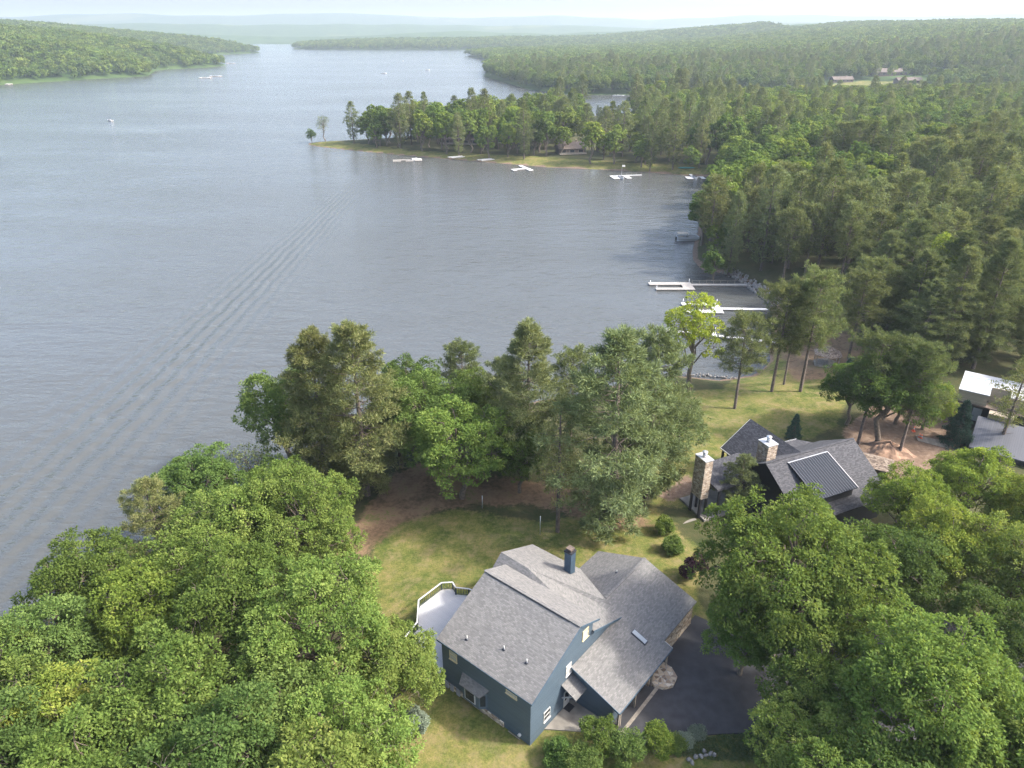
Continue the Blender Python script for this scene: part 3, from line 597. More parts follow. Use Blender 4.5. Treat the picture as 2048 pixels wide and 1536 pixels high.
for k, q in enumerate(((1839, 872), (1843, 874), (1828, 858))):
    p = at(*q, .2); o = empty('traffic_cone', (*p, gh(*p) + .02), 0, ('orange traffic cone, left one of the close pair on bare earth', 'orange traffic cone, right one of the close pair on bare earth', 'orange traffic cone standing alone behind the close pair')[k], 'traffic cone', 'cones on the building site')
    MB().tube([(0, 0, .04), (0, 0, .4), (0, 0, .9)], [.24, .14, .04], 12).build('cone', M['orange'], o, True); MB().box(-.28, .28, -.28, .28, 0, .05).build('base', M['orange'], o); MB().tube([(0, 0, .42), (0, 0, .62)], [.142, .105], 12).build('stripe', M['white'], o)
# ---------------------------------------------------------------- docks, boats and shore
def dock(name, loc, rz, label, decks, mat='dock', posts=(), rails=(), group='docks around the cove', h=.45):
    """decks: rectangles (x0, x1, y0, y1), each a part, at height h over the water."""
    o = empty(name, (*loc, WZ), rz, label, 'dock', group)
    for (x0, x1, y0, y1) in decks:
        d = MB().box(x0, x1, y0, y1, h - .12, h).build('deck', M[mat], o); MB().box(x0 + .15, x1 - .15, y0 + .15, y1 - .15, -.25, h - .12).build('float', M['timber'], d)
    for (x, y) in posts: MB().tube([(x, y, -1), (x, y, h + 1.1)], [.07, .07], 8).build('mooring_pole', M['galv'], o, True)
    for (x0, y0, x1, y1) in rails:
        r = MB().bar((x0, y0, h + .95), (x1, y1, h + .95), .05).build('hand_rail', M['timber'], o); L = math.hypot(x1 - x0, y1 - y0); n = max(1, int(L / 2))
        for k in range(n + 1): MB().box(x0 + (x1 - x0) * k / n - .04, x0 + (x1 - x0) * k / n + .04, y0 + (y1 - y0) * k / n - .04, y0 + (y1 - y0) * k / n + .04, h, h + .93).build('rail_post', M['timber'], r)
    return o
dock('dock', at(1377, 570, WZ), R(0), 'long U-shaped weathered dock beside the stone riprap bank', [(-11.3, -2.35, -1.0, 1.1), (-2.3, .7, -5.2, 1.1), (-10.1, -2.35, -5.2, -3.6), (.75, 17.5, -1.6, -.2)], 'dock', ((-11, -.6), (-10, -4.9), (.3, .8)), ((.9, -.25, 17, -.25),))
dock('dock', at(1425, 619, WZ), R(-2), 'white U-shaped dock partly behind the lime-green tree', [(-7.5, -.25, 1.9, 3.9), (-.2, 2.1, -3.6, 3.9), (-7.5, -.25, -3.6, -1.3), (2.15, 14, -1.0, .3)], 'whitedock', ((-7, 3.6), (1.8, 3.6)))
dock('dock', at(1400, 671, WZ), R(-17), 'narrow white dock crossing behind the lime-green tree trunk', [(-9.5, -4.3, -.9, .9), (-4.2, 17, -.65, .65), (-1.5, 3.5, .7, 2.3)], 'whitedock', ((-9, .7), (3.3, 2.1)))
S = dict(g='docks on the peninsula')
dock('dock', at(815, 321, WZ), R(8), 'weathered grey comb-shaped dock off the wooded point', [(-8, 8, -1, .6), (-8, -3.5, -4.5, -2.9), (-1, 3.2, -5, -3), (4, 8, -3.5, -1.2)], 'dock', (), ((-2, .5, 7, .5),), S['g'])
for q, lb in (((913, 312), 'pale dock section pulled up on grass under the tall peninsula tree'), ((972, 317), 'dock section drawn up on the bank right of the tall peninsula tree')):
    p = at(*q, -3.5); o = dock('dock', p, R(28), lb, [(-4.5, 4.5, 1.0, 2.4), (-3.5, 4.5, -1.8, -.4)], 'whitedock', group='docks on the peninsula'); o.location.z = gh(*p) + .2
dock('dock', at(1040, 338, WZ), R(20), 'white T-shaped dock with red edge off the peninsula lawn', [(-5.5, 4.5, -3, -1.0), (-5.5, -3.4, -5.5, -3.05), (2.0, 4.5, -8, -3.05), (2.0, 4.2, -.95, 8)], 'whitedock', group='docks on the peninsula')
dock('dock', at(1240, 355, WZ), R(10), 'white dock carrying a flagpole off the peninsula lawn', [(-4.5, -1.5, -5, 3), (-1.45, 4, 1, 3), (2, 4.5, -5, .95), (4.05, 12, 2, 3.4)], 'whitedock', (), ((4.2, 3.4, 12, 3.4),), 'docks on the peninsula')
fp = empty('flagpole', (*at(1243, 352, WZ), WZ + .45), 0, 'flagpole with small pale flag standing on the white dock', 'flagpole'); MB().tube([(0, 0, 0), (0, 0, 5)], [.05, .03], 8).build('pole', M['galv'], fp); MB().slab([(.05, 0, 4.9), (1.5, .2, 4.8), (1.5, .25, 4.78), (.05, .05, 4.88)], .9).build('flag', M['white'], fp)
dock('dock', at(1389, 356, WZ), R(0), 'white square dock holding a covered boat near the pine headland', [(-4.5, -1.3, -4, 1.5), (-1.25, 4.5, .2, 1.5), (2.6, 4.5, -4, .15), (-1.0, .3, 1.55, 8)], 'whitedock', group='docks on the peninsula')
kay = MB().tube([(-4.5, 0, .3), (-3, 0, .35), (3, 0, .35), (4.5, 0, .3)], [.05, .4, .4, .05], 10).build('kayak', M['teal'], None, True); p = at(1372, 344, WZ); kay.location = (*p, gh(*p) + .1); tag(kay, 'teal kayak lying on the shore behind the square dock', 'kayak')

def hull_mesh(L, W, Hh):
    m = MB(); n = 9; prof = []
    for k in range(n):
        t = k / (n - 1); wd = W / 2 * (1 if t < .55 else max(.03, 1 - ((t - .55) / .45) ** 2)); x = -L / 2 + L * t
        prof.append([(x, -wd, Hh * (1 + .25 * t)), (x, -wd * .8, .1), (x, 0, -.15), (x, wd * .8, .1), (x, wd, Hh * (1 + .25 * t)), (x, 0, Hh * .75)])
    i = len(m.v)
    for r in prof: m.v += r
    for k in range(n - 1):
        for j in range(6): a, b = i + k * 6 + j, i + k * 6 + (j + 1) % 6; m.f.append((a, a + 6, b + 6, b))
    m.f.append(tuple(range(i + 5, i - 1, -1))); return m
def motorboat(px, py, rz, label, L=6.5, cover=None):
    o = empty('motorboat', (*at(px, py, WZ), WZ), rz, label, 'boat', 'boats on the lake')
    hull_mesh(L, L * .36, .8).build('hull', M['hull'], o); MB().slab([(L * .10, -L * .13, 1.3), (L * .10, L * .13, 1.3), (L * .2, L * .1, .85), (L * .2, -L * .1, .85)], .05).build('windscreen', M['glass'], o)
    if cover: MB().slab([(-L * .45, -L * .17, .9), (L * .1, -L * .18, .9), (L * .1, 0, 1.5), (-L * .45, 0, 1.2)], .06).slab([(-L * .45, 0, 1.2), (L * .1, 0, 1.5), (L * .1, L * .18, .9), (-L * .45, L * .17, .9)], .06).build('cover', M[cover], o)
    else: MB().box(-L * .3, -L * .1, -L * .12, L * .12, .6, .95).build('seat', M['greywall'], o)
    MB().box(-L * .5 - .3, -L * .5 + .05, -.25, .25, .2, 1.1).build('outboard_motor', M['black'], o); return o
motorboat(220, 242, R(150), 'small white motorboat alone in the middle of the lake', 6.0)
motorboat(768, 147, R(8), 'white speedboat drawing a wake on the far lake', 9.0); motorboat(855, 140, R(5), 'far white boat right of the speedboat on the lake', 8.0); motorboat(806, 122, R(80), 'tiny dark distant boat beyond the speedboat', 7.0)
motorboat(1237, 192, R(178), 'white cabin boat in the inlet behind the peninsula', 13); motorboat(1422, 179, R(170), 'white boat moored by the dark pines of the inlet', 11); motorboat(1496, 183, R(175), 'small white boat moored farther along the inlet', 9); motorboat(1780, 192, R(170), 'white boat lying off the sandy beach', 9)
motorboat(1243, 357, R(-80), 'white covered boat tied up in the flagpole dock', 6.0, 'greywall'); motorboat(1390, 357, R(-85), 'grey covered boat in the square dock', 5.6, 'seam'); motorboat(833, 321, R(15), 'pale boat beside the comb-shaped dock', 5.5, 'white')
motorboat(1420, 418, R(175), 'small pale boat half hidden behind the headland pines', 6); motorboat(988, 151, R(160), 'white boats dock edge boat at the far right shore', 14)
pb = empty('pontoon_boat', (*at(1376, 480, WZ), WZ), R(3), 'pontoon boat with tan canvas top off the pine headland', 'boat')
for y in (-.85, .85): MB().tube([(-4.1, y, .1), (-3.8, y, .1), (3.3, y, .1), (4.1, y, .25)], [.25, .38, .38, .05], 12).build('pontoon', M['galv'], pb, True)
MB().box(-4, 3.7, -1.25, 1.25, .48, .58).build('deck', M['timber'], pb); MB().box(-3.9, -.2, -1.25, 1.25, 2.45, 2.56).build('canopy', M['canvas'], pb)
for x in (-3.7, -.4):
    for y in (-1.15, 1.15): MB().tube([(x, y, .58), (x, y, 2.45)], [.03, .03], 6).build('canopy_pole', M['galv'], pb)
for y in (-1.22, 1.22): MB().box(-3.9, 3.5, y - .03, y + .03, .6, 1.35).build('side_panel', M['hull'], pb)
for x in (-3.9, 3.5): MB().box(x - .03, x + .03, -1.2, 1.2, .6, 1.35).build('end_panel', M['hull'], pb)
MB().box(-3.3, -1.5, .4, 1.1, .58, 1.1).build('seat', M['canvas'], pb); MB().box(-.9, -.2, -1.0, -.3, .58, 1.5).build('console', M['black'], pb); MB().box(-4.5, -4.05, -.25, .25, .1, 1.2).build('outboard_motor', M['black'], pb)

# riprap: stones laid along the bank, one object each
def stone_meshes(n, mat, seed):
    out = []
    rg = np.random.default_rng(seed)
    for k in range(n):
        g = (1 + 5 ** .5) / 2; v = np.array([(-1, g, 0), (1, g, 0), (-1, -g, 0), (1, -g, 0), (0, -1, g), (0, 1, g), (0, -1, -g), (0, 1, -g), (g, 0, -1), (g, 0, 1), (-g, 0, -1), (-g, 0, 1)]) / 1.9
        v *= rg.uniform(.68, 1.2, (12, 1)) * np.array([1, rg.uniform(.6, .9), rg.uniform(.45, .75)])
        f = np.array([(0, 11, 5), (0, 5, 1), (0, 1, 7), (0, 7, 10), (0, 10, 11), (1, 5, 9), (5, 11, 4), (11, 10, 2), (10, 7, 6), (7, 1, 8), (3, 9, 4), (3, 4, 2), (3, 2, 6), (3, 6, 8), (3, 8, 9), (4, 9, 5), (2, 4, 11), (6, 2, 10), (8, 6, 7), (9, 8, 1)])
        out.append(np_mesh('stone', v, f, M[mat]))
    return out
ST = stone_meshes(6, 'rock', 3)
rp = empty('riprap_bank', (67, 190, WZ), 0, 'bank of grey riprap stones curving along the shore by the long dock', 'stone bank')
rng = random.Random(8); path = [Vector((64, 204.5, 0)), Vector((66.5, 198, 0)), Vector((68.2, 190, 0)), Vector((69.2, 181, 0)), Vector((69.5, 175, 0))]
for k in range(230):
    t = rng.random() * (len(path) - 1); i = int(t); p = path[i].lerp(path[i + 1], t - i); off = rng.uniform(-1.7, 1.6); x, y = p.x + off, p.y + rng.uniform(-.5, .5)
    s = rng.uniform(.28, .62); inst('stone', ST[k % 6], rp, (x - 67, y - 190, .05 + .42 * (off + 1.7) + rng.uniform(-.05, .1)), (rng.random() * 3, rng.random() * 3, rng.random() * 6), (s,) * 3)
bk = empty('shore_stones', (38, 133.4, WZ), 0, 'line of pale stones edging the lawn below the lime-green tree', 'stone edging')
for k in range(60):
    t = k / 59; x = 25 + 22 * t; y = 132.0 + 2.2 * math.sin(t * 3.0) + rng.uniform(-.6, .6); s = rng.uniform(.2, .42)
    inst('stone', ST[k % 6], bk, (x - 38, y - 133.4, .25 + rng.uniform(-.1, .1)), (rng.random() * 3, rng.random() * 3, rng.random() * 6), (s,) * 3)

# ---------------------------------------------------------------- gazebo, cabins and far buildings
p = at(1655, 712, 0); gz_ = gh(*p); gb = empty('gazebo', (*p, gz_), R(15), 'brown open gazebo under the pines behind the lawn', 'gazebo')
hexp = [(2.6 * math.cos(R(60 * k)), 2.6 * math.sin(R(60 * k))) for k in range(6)]
for k in range(6):
    a, b = hexp[k], hexp[(k + 1) % 6]; MB().slab([(a[0] * 1.15, a[1] * 1.15, 2.4), (b[0] * 1.15, b[1] * 1.15, 2.4), (0, 0, 4.0)], .1).build('roof_panel', M['brownroof'], gb); MB().tube([(a[0] * .95, a[1] * .95, 0), (a[0] * .95, a[1] * .95, 2.5)], [.09, .09], 8).build('post', M['timber'], gb)
MB().prism([(x * .98, y * .98) for x, y in hexp], -.3, .2).build('floor', M['timber'], gb)
def cabin(name, loc, rz, label, W, D, Hw, roofh, wallm='brownwall', roofm='farroof', nwin=4, deck=True, cat='house', group=None, z=None):
    o = empty(name, (*loc, gh(*loc) if z is None else z), rz, label, cat, group); w = MB(); w.prism([(-W / 2, -D / 2), (W / 2, -D / 2), (W / 2, D / 2), (-W / 2, D / 2)], -2, Hw)
    for x in (-W / 2, W / 2): w.poly([(x, -D / 2, Hw), (x, D / 2, Hw), (x, 0, Hw + roofh)]); w.poly([(x, 0, Hw + roofh), (x, D / 2, Hw), (x, -D / 2, Hw)])
    w.build('wall', M[wallm], o); ov = .6; e = Hw - roofh * ov / (D / 2) + .08
    for sg in (-1, 1):
        pts = [(-W / 2 - ov, sg * (D / 2 + ov), e), (W / 2 + ov, sg * (D / 2 + ov), e), (W / 2 + ov, 0, Hw + roofh + .08), (-W / 2 - ov, 0, Hw + roofh + .08)]
        MB().slab(pts if sg < 0 else pts[::-1], .2).build('roof', M[roofm], o)
    for k in range(nwin):
        x = -W / 2 + (k + .5) * W / nwin
        f = MB().box(x - W / nwin * .3, x + W / nwin * .3, -D / 2 - .06, -D / 2, .9, min(2.5, Hw - .4)).build('window', M['white'] if wallm == 'greywall' else M['timber'], o); MB().box(x - W / nwin * .26, x + W / nwin * .26, -D / 2 - .09, -D / 2 - .065, 1.0, min(2.4, Hw - .5)).build('pane', M['glass'], f)
        if Hw > 4.5:
            f = MB().box(x - W / nwin * .25, x + W / nwin * .25, -D / 2 - .06, -D / 2, 3.6, Hw - .5).build('window', M['timber'], o); MB().box(x - W / nwin * .2, x + W / nwin * .2, -D / 2 - .09, -D / 2 - .065, 3.7, Hw - .6).build('pane', M['glass'], f)
    if deck:
        MB().box(-W / 2, W / 2, -D / 2 - 3, -D / 2 - .1, .35, .55).build('deck', M['canvas'], o); MB().box(-W / 2, W / 2, -D / 2 - 3.0, -D / 2 - 2.92, .55, 1.4).build('deck_rail', M['timber'], o)
    MB().box(W * .2, W * .2 + 1, -.5, .5, Hw, Hw + roofh + 1.1).build('chimney', M['ledge'], o)
    return o
g2 = 'cabins on the peninsula'
cabin('cabin', at(925, 284, -2), R(-8), 'long low brown cabin among peninsula trees', 24, 10, 3.2, 2.6, group=g2)
cabin('cabin', at(1140, 303, -2), R(12), 'cabin with pale deck on the peninsula left of two-storey house', 15, 9, 3.4, 2.8, 'brownwall', 'farroof', 3, group=g2)
cabin('cabin', at(1218, 300, -2), R(6), 'two-storey brown cabin standing beside pale trunks on the peninsula', 13, 9, 6.2, 3, 'brownwall', 'farroof', 3, group=g2)
cabin('cabin', at(1388, 300, -2), R(-10), 'grey cabin glimpsed between the tall peninsula pines', 15, 10, 6, 3, 'greywall', 'darkroof', 3, group=g2)
cabin('cabin', at(1765, 372, 4), R(20), 'dark roofed cabin sunk in the forest behind the red pines', 17, 11, 5, 3.5, 'brownwall', 'darkroof', 3, False)
g3 = 'resort lodges above the beach'
cabin('lodge', at_ground(1785, 150), R(2), 'long brown-roofed lodge above the sandy beach', 52, 14, 4, 4, 'brownwall', 'canvas_roof' if 0 else 'farroof', 7, False, group=g3)
cabin('lodge', at_ground(1815, 166), R(3), 'shorter brown lodge below the long lodge', 30, 11, 3.4, 3, 'brownwall', 'farroof', 8, False, group=g3)
cabin('lodge', at_ground(1880, 152), R(-4), 'brown lodge right of the long lodge behind trees', 24, 11, 4, 3.4, 'brownwall', 'farroof', 6, False, group=g3)
cabin('lodge', at_ground(1682, 164), R(8), 'small lodge left of the resort lawn among trees', 26, 10, 3.4, 3, 'brownwall', 'farroof', 5, False, group=g3)
tag(MB().slab([(*q, WZ + .25) for q in [at(1715, 190, WZ), at(1812, 191, WZ), at(1830, 187, WZ), at(1780, 184, WZ), at(1720, 184, WZ)]], 1.0).build('beach', M['sand']), kind='structure')
far_docks = [(412, 156, 'far pale dock with boats below the left wooded hill'), (432, 153, 'far dock near the point of the left wooded hill'), (10, 169, 'far dock at the left frame edge below the hill'), (330, 138, 'far dock in the second bay of the left hill'), (368, 136, 'far white dock in second bay farther along'), (462, 127, 'far dock off the tip of the left hill'), (470, 107, 'very distant white dock off the second left point')]
for (x, y, lb) in far_docks: dock('dock', at(x, y, WZ), R(8), lb, [(-9, 9, -1.5, 1.5), (-9, -5, -7, -1.6), (3, 8, -8, -1.6)], 'whitedock', group='docks on the far shores', h=1.0)
cabin('boathouse', at(592, 84, WZ), R(4), 'pale marina building at the far end of the lake', 45, 16, 6, 5, 'white', 'whitemetal' if 0 else 'farroof', 5, False, 'boathouse', z=WZ + 2)
# two thin white posts on the shaded lawn
for q, h, lb in (((1080, 1072), 3.0, 'thin pale post in the shaded lawn right of the chimney line'), ((965, 1018), 2.2, 'short pale post under the broadleaf tree by needle litter')):
    p = at(*q, -.3); o = MB().tube([(0, 0, 0), (0, 0, h)], [.06, .05], 8).build('post', M['galv'], None, True); o.location = (*p, gh(*p) - .1); tag(o, lb, 'post')
# ---------------------------------------------------------------- trees: crowns of leaf-sized faces on tapered trunks with limbs
def unit(a): return a / np.maximum(np.linalg.norm(a, axis=-1, keepdims=True), 1e-9)
def leaf_faces(pos, axis, nrm, L, W):
    """One kite-shaped quad for each leaf."""
    side = unit(np.cross(axis, nrm)); up = np.cross(side, axis); L = L[:, None]; W = W[:, None]
    mid = pos + axis * L * .45
    v = np.stack([pos, mid + side * W * .5 + up * W * .12, pos + axis * L - up * L * .10, mid - side * W * .5 + up * W * .12], 1)
    return v.reshape(-1, 3), np.arange(len(pos) * 4).reshape(-1, 4)
def limb(m, a, b, r0, r1, rg, n=4, sag=.08, sides=6):
    a, b = np.array(a, float), np.array(b, float); L = np.linalg.norm(b - a); pts = []
    for k in range(n + 1):
        t = k / n; p = a + (b - a) * t; p = p + (rg.normal(size=3) * L * .04 * (0 < k < n)); p[2] += math.sin(t * math.pi) * L * sag; pts.append(tuple(p))
    m.tube(pts, [r0 + (r1 - r0) * k / n for k in range(n + 1)], sides, False); return pts
def broadleaf(seed, H, Rc, base=.25, nl=15, tufts=34, leaves=44, leaf=.30, tuft_r=.75, mat='oak', open_=0.0, sides=7, flat=1.0, twigs=1, lobe=(.30, .46), hug=False):
    """Trunk and limbs that end in lobes; each lobe carries tufts, each tuft a dome of leaves."""
    rg = np.random.default_rng(seed); zc = H * (base + 1) / 2; a = H * (1 - base) / 2 * flat
    cen = []
    while len(cen) < nl:
        d = unit(rg.normal(size=3)); 
        if d[2] < -.55: continue
        k = rg.uniform(.45, .80); c = np.array([d[0] * Rc * k, d[1] * Rc * k, zc + d[2] * a * k])
        if all(np.linalg.norm(c - q) > Rc * lobe[0] * 1.1 for q in cen) or rg.random() < .06: cen.append(c)
    cen = np.array(cen); lr = Rc * rg.uniform(*lobe, nl)
    d = rg.normal(size=(nl, tufts, 3)); d[..., 2] += .35; d = unit(d)
    tp = cen[:, None] + d * lr[:, None, None] * rg.uniform(.72, 1.12, (nl, tufts, 1)) * np.array([1, 1, .85]); tp = tp.reshape(-1, 3); td = d.reshape(-1, 3)
    dist = np.linalg.norm((tp[:, None] - cen[None]) / np.array([1, 1, .85]), axis=-1) / lr[None]
    keep = (dist < .62).sum(1) == 0; out = unit((tp - np.array([0, 0, zc - a * .3])) / np.array([Rc, Rc, a]))
    if open_: keep &= rg.random(len(tp)) > open_
    tp, td, out = tp[keep], td[keep], out[keep]; nt_ = len(tp)
    td = unit(td + .7 * out + np.array([0, 0, .35]))
    tr = tuft_r * rg.uniform(.6, 1.25, nt_)
    n = leaves; e = rg.normal(size=(nt_, n, 3)) * .9 + td[:, None] * 1.0; e = unit(e)
    pos = tp[:, None] + e * tr[:, None, None] * rg.uniform(.45, 1.0, (nt_, n, 1)) * np.array([1, 1, .72])
    ax_ = unit(e + rg.normal(size=e.shape) * .45 + np.array([0, 0, -.25])); nm = unit(np.array([0, 0, 1.0]) + .55 * e + rg.normal(size=e.shape) * .5)
    if hug: nm = unit(e + rg.normal(size=e.shape) * .35 + [0, 0, .2]); ax_ = unit(np.cross(nm, rg.normal(size=e.shape)))
    L = leaf * rg.uniform(.7, 1.3, nt_ * n); v, f = leaf_faces((pos - ax_ * leaf * .4 * hug).reshape(-1, 3), ax_.reshape(-1, 3), nm.reshape(-1, 3), L, L * (.85 if hug else .56))
    tint = np.clip(np.repeat(rg.beta(2.2, 2.4, nt_), n) * .65 + rg.random(nt_ * n) * .35, 0, 1)
    crown = np_mesh('crown', v, f, M[mat], tint)
    m = MB(); r0 = .022 * H + .05; top = np.array([rg.normal() * .3, rg.normal() * .3, H * .62])
    trunk = limb(m, (0, 0, -1.0), top, r0 * 1.15, r0 * .45, rg, 5, 0, sides + 1)
    if twigs:
        for c, r in zip(cen, lr):
            t = np.clip((c[2] - H * .12) / (H * .75), .22, .95); s0 = np.array([0, 0, -1]) * (1 - t) + top * t; s0[2] = min(s0[2], c[2] - .2 * Rc * .3)
            limb(m, s0, c, r0 * .38, r0 * .10, rg, 4, .10, 5)
            if twigs > 1:
                for k in range(5): q = c + unit(rg.normal(size=3) + [0, 0, .4]) * r * .98; limb(m, c, q, r0 * .09, .012, rg, 3, .05, 3)
    return crown, m.mesh('trunk', M['bark'], True)
def conifer(seed, H, Rc, base=.15, whorl=.75, per=5, prof='pine', mat='white_pine', tufts=13, blades=15, bl=.36, bw=.085, sparse=.0, stubs=0, tuft_r=.42):
    """A straight trunk with whorls of limbs; needles stand in brushes along each limb."""
    rg = np.random.default_rng(seed); m = MB(); r0 = .012 * H + .06; lean = rg.normal(size=2) * .012 * H
    m.tube([(0, 0, -1), (lean[0] * .5, lean[1] * .5, H * .5), (lean[0], lean[1], H * .98)], [r0 * 1.1, r0 * .7, .03], 7, False)
    P_, D_, S_ = [], [], []; z = H * base; k = 0; lob = rg.uniform(0, 6.28, 3)
    while z < H * .985:
        t = (z / H - base) / (1 - base)
        if prof == 'pine': ln = Rc * (min(1, .45 + 1.5 * t) if t < .4 else 1.0 * (1 - (t - .4) / .6) ** .72 + .07)
        elif prof == 'dome': ln = Rc * math.sqrt(max(.03, 1 - (2 * t - .85) ** 2 * .74)) * (1 if t < .9 else .75)
        else: ln = Rc * (1 - t) ** .9 + .12
        for j in range(per):
            if rg.random() < sparse: continue
            az = k * 2.4 + j * 2 * math.pi / per + rg.normal() * .25; L = ln * rg.uniform(.62, 1.12) * (1 + .22 * math.sin(az * 2 + lob[0]) + .15 * math.sin(3 * t * 6 + lob[1] + az))
            up = {'pine': -.12 + .5 * t, 'dome': -.05 + .75 * t, 'spruce': -.32 + .45 * t}[prof] + rg.normal() * .08
            dv = np.array([math.cos(az), math.sin(az), up]); c0 = np.array([lean[0] * z / H, lean[1] * z / H, z + rg.normal() * .1]); e = c0 + dv * L; e[2] += .06 * L * (prof == 'pine')
            limb(m, c0, e, max(.025, r0 * .22 * (1 - .5 * t)), .012, rg, 3, -.03, 4)
            nt_ = max(3, int(tufts * (L / Rc) ** .8)); s = rg.uniform(.32, 1.04, nt_) ** .8; lat = np.cross(dv, [0, 0, 1]); lat = lat / np.linalg.norm(lat)
            p = c0 + (e - c0) * s[:, None] + lat * (rg.normal(size=(nt_, 1)) * .30 * L * (1.2 - s[:, None])); p[:, 2] += rg.normal(size=nt_) * .07 + (.12 if prof != 'spruce' else -.05)
            P_.append(p); D_.append(np.repeat(unit(dv + [0, 0, .35])[None], nt_, 0)); S_.append(np.full(nt_, t))
        z += whorl * rg.uniform(.7, 1.25) * (1 if t < .8 else .7); k += 1
    for k in range(stubs):
        z = H * rg.uniform(.12, base + .12); az = rg.uniform(0, 6.28); L = rg.uniform(.5, 1.0) * Rc * .55; limb(m, (0, 0, z), (math.cos(az) * L, math.sin(az) * L, z + .1 * L), .04, .01, rg, 3, -.05, 3)
    for k in range(6): P_.append(np.array([[lean[0] + rg.normal() * .12, lean[1] + rg.normal() * .12, H * (1 - .012 * k)]])); D_.append(np.array([[0, 0, 1.0]])); S_.append(np.ones(1))
    tp, td, ts = np.vstack(P_), np.vstack(D_), np.concatenate(S_); nt_ = len(tp); n = blades
    e = unit(rg.normal(size=(nt_, n, 3)) * .75 + td[:, None] * .75 + np.array([0, 0, .35 if prof != 'spruce' else -.1]))
    pos = tp[:, None] + e * tuft_r * rg.uniform(.0, .75, (nt_, n, 1)) + rg.normal(size=e.shape) * tuft_r * .25
    nm = unit(np.array([0, 0, 1.0]) + rg.normal(size=e.shape) * .6); L = bl * rg.uniform(.7, 1.3, nt_ * n)
    v, f = leaf_faces(pos.reshape(-1, 3), e.reshape(-1, 3), nm.reshape(-1, 3), L, np.full(nt_ * n, bw) * rg.uniform(.8, 1.3, nt_ * n))
    tint = np.clip(np.repeat(rg.beta(2.2, 2.6, nt_), n) * .7 + rg.random(nt_ * n) * .3, 0, 1)
    return np_mesh('crown', v, f, M[mat], tint), m.mesh('trunk', M['pinebark'], True)
def recolour(pair, mat):
    c = pair[0].copy(); c.materials.clear(); c.materials.append(M[mat]); return (c, pair[1])

PR = {}
PR['oak'] = [broadleaf(10 + k, 15, 6.2, .20, 28, 22, 62, .27, .80, 'oak', twigs=2, open_=.06, lobe=(.20, .34)) for k in range(4)]
PR['big'] = [broadleaf(20 + k, 19, 9.6, .18, 44, 30, 56, .29, .85, 'oak', twigs=2, open_=.06, lobe=(.15, .27)) for k in range(2)]
PR['dense'] = [recolour(PR['oak'][k], 'dark') for k in (0, 2)] + [broadleaf(31, 14, 5.0, .15, 16, 36, 44, .28, .7, 'dark')]
PR['maple'] = [recolour(PR['oak'][k], 'maple') for k in (1, 3)] + [broadleaf(41, 14, 4.6, .18, 18, 34, 40, .28, .62, 'maple', twigs=2)]
PR['lime'] = [broadleaf(51, 15, 4.6, .30, 13, 26, 40, .30, .62, 'lime', open_=.32, twigs=2)]
PR['small'] = [broadleaf(55, 6.0, 2.2, .40, 8, 16, 34, .2, .4, 'dark', twigs=2)]
PR['twiggy'] = [broadleaf(57, 11, 3.8, .3, 12, 22, 14, .26, .8, 'twig', open_=.3, twigs=2)]
PR['tip'] = [recolour(PR['twiggy'][0], 'red_pine')]
PR['pine'] = [conifer(60 + k, 23, 5.8, .08, 1.0, 6, 'pine', 'white_pine', 30, 20, .42, .075, .05) for k in range(3)]
PR['tan'] = [recolour(PR['pine'][0], 'tan_pine'), recolour(PR['pine'][2], 'tan_pine')]
PR['red'] = [conifer(70 + k, 19, 4.3, .42, .50, 5, 'dome', 'red_pine', 15, 18, .40, .08, .10, 14) for k in range(3)]
PR['sparse'] = [conifer(77, 15, 3.0, .28, .7, 4, 'pine', 'tan_pine', 10, 13, .38, .09, .2, 10)]
PR['spruce'] = [conifer(80, 7, 2.0, .04, .30, 7, 'spruce', 'spruce', 12, 14, .22, .07, 0, 0, .22)]
# lighter crowns for trees beyond 140 m
PR['m_leaf'] = [broadleaf(110 + k, 19, 6.0, .10, 15, 22, 17, .62, .95, ('oak', 'dark', 'oak', 'maple')[k], twigs=1, lobe=(.22, .40), hug=True) for k in range(4)]
PR['m_pine'] = [conifer(120 + k, 24, 5.0, .12, .95, 5, 'pine', ('white_pine', 'red_pine')[k % 2], 9, 9, .75, .22, .08, 0, .6) for k in range(3)]
PR['m_red'] = [conifer(130 + k, 21, 4.4, .36, .72, 5, 'dome', 'red_pine', 8, 10, .70, .20, .08, 6, .6) for k in range(2)]
PR['f_leaf'] = [broadleaf(140 + k, 17, 6.8, .05, 10, 12, 4, 2.0, .9, ('oak', 'dark', 'oak')[k], twigs=0, hug=True) for k in range(3)]
PR['f_pine'] = [conifer(150, 24, 4.6, .1, 2.0, 4, 'pine', 'white_pine', 4, 4, 2.0, .7, 0, 0, 1.0)]

NAME = dict(big='oak_tree', oak='oak_tree', dense='broadleaf_tree', maple='maple_tree', lime='lime_green_tree', small='small_tree', twiggy='dying_tree', tip='bare_tree', pine='white_pine_tree', tan='white_pine_tree', red='red_pine_tree', sparse='white_pine_tree', spruce='spruce_tree', m_leaf='broadleaf_tree', m_pine='white_pine_tree', m_red='red_pine_tree')
rng = random.Random(21); TREES = []
def tree(kind, x, y, s=1.0, label='', group=None, var=None, sz=None, z=None):
    k = PR[kind]; i = rng.randrange(len(k)) if var is None else var
    sz = sz or s
    o = empty(NAME[kind], (x, y, (gh(x, y) if z is None else z) - .1), rng.uniform(0, 6.28), label, 'tree', group, (s, s, sz))
    inst('crown', k[i][0], o); inst('trunk', k[i][1], o); TREES.append((x, y)); return o
def tree_px(kind, px, py, h, s, label, group=None, var=None, sz=None):
    """px, py: where the middle of the crown shows; h: its height above the yard."""
    x, y = at(px, py, h); return tree(kind, x, y, s, label, group, var, sz)
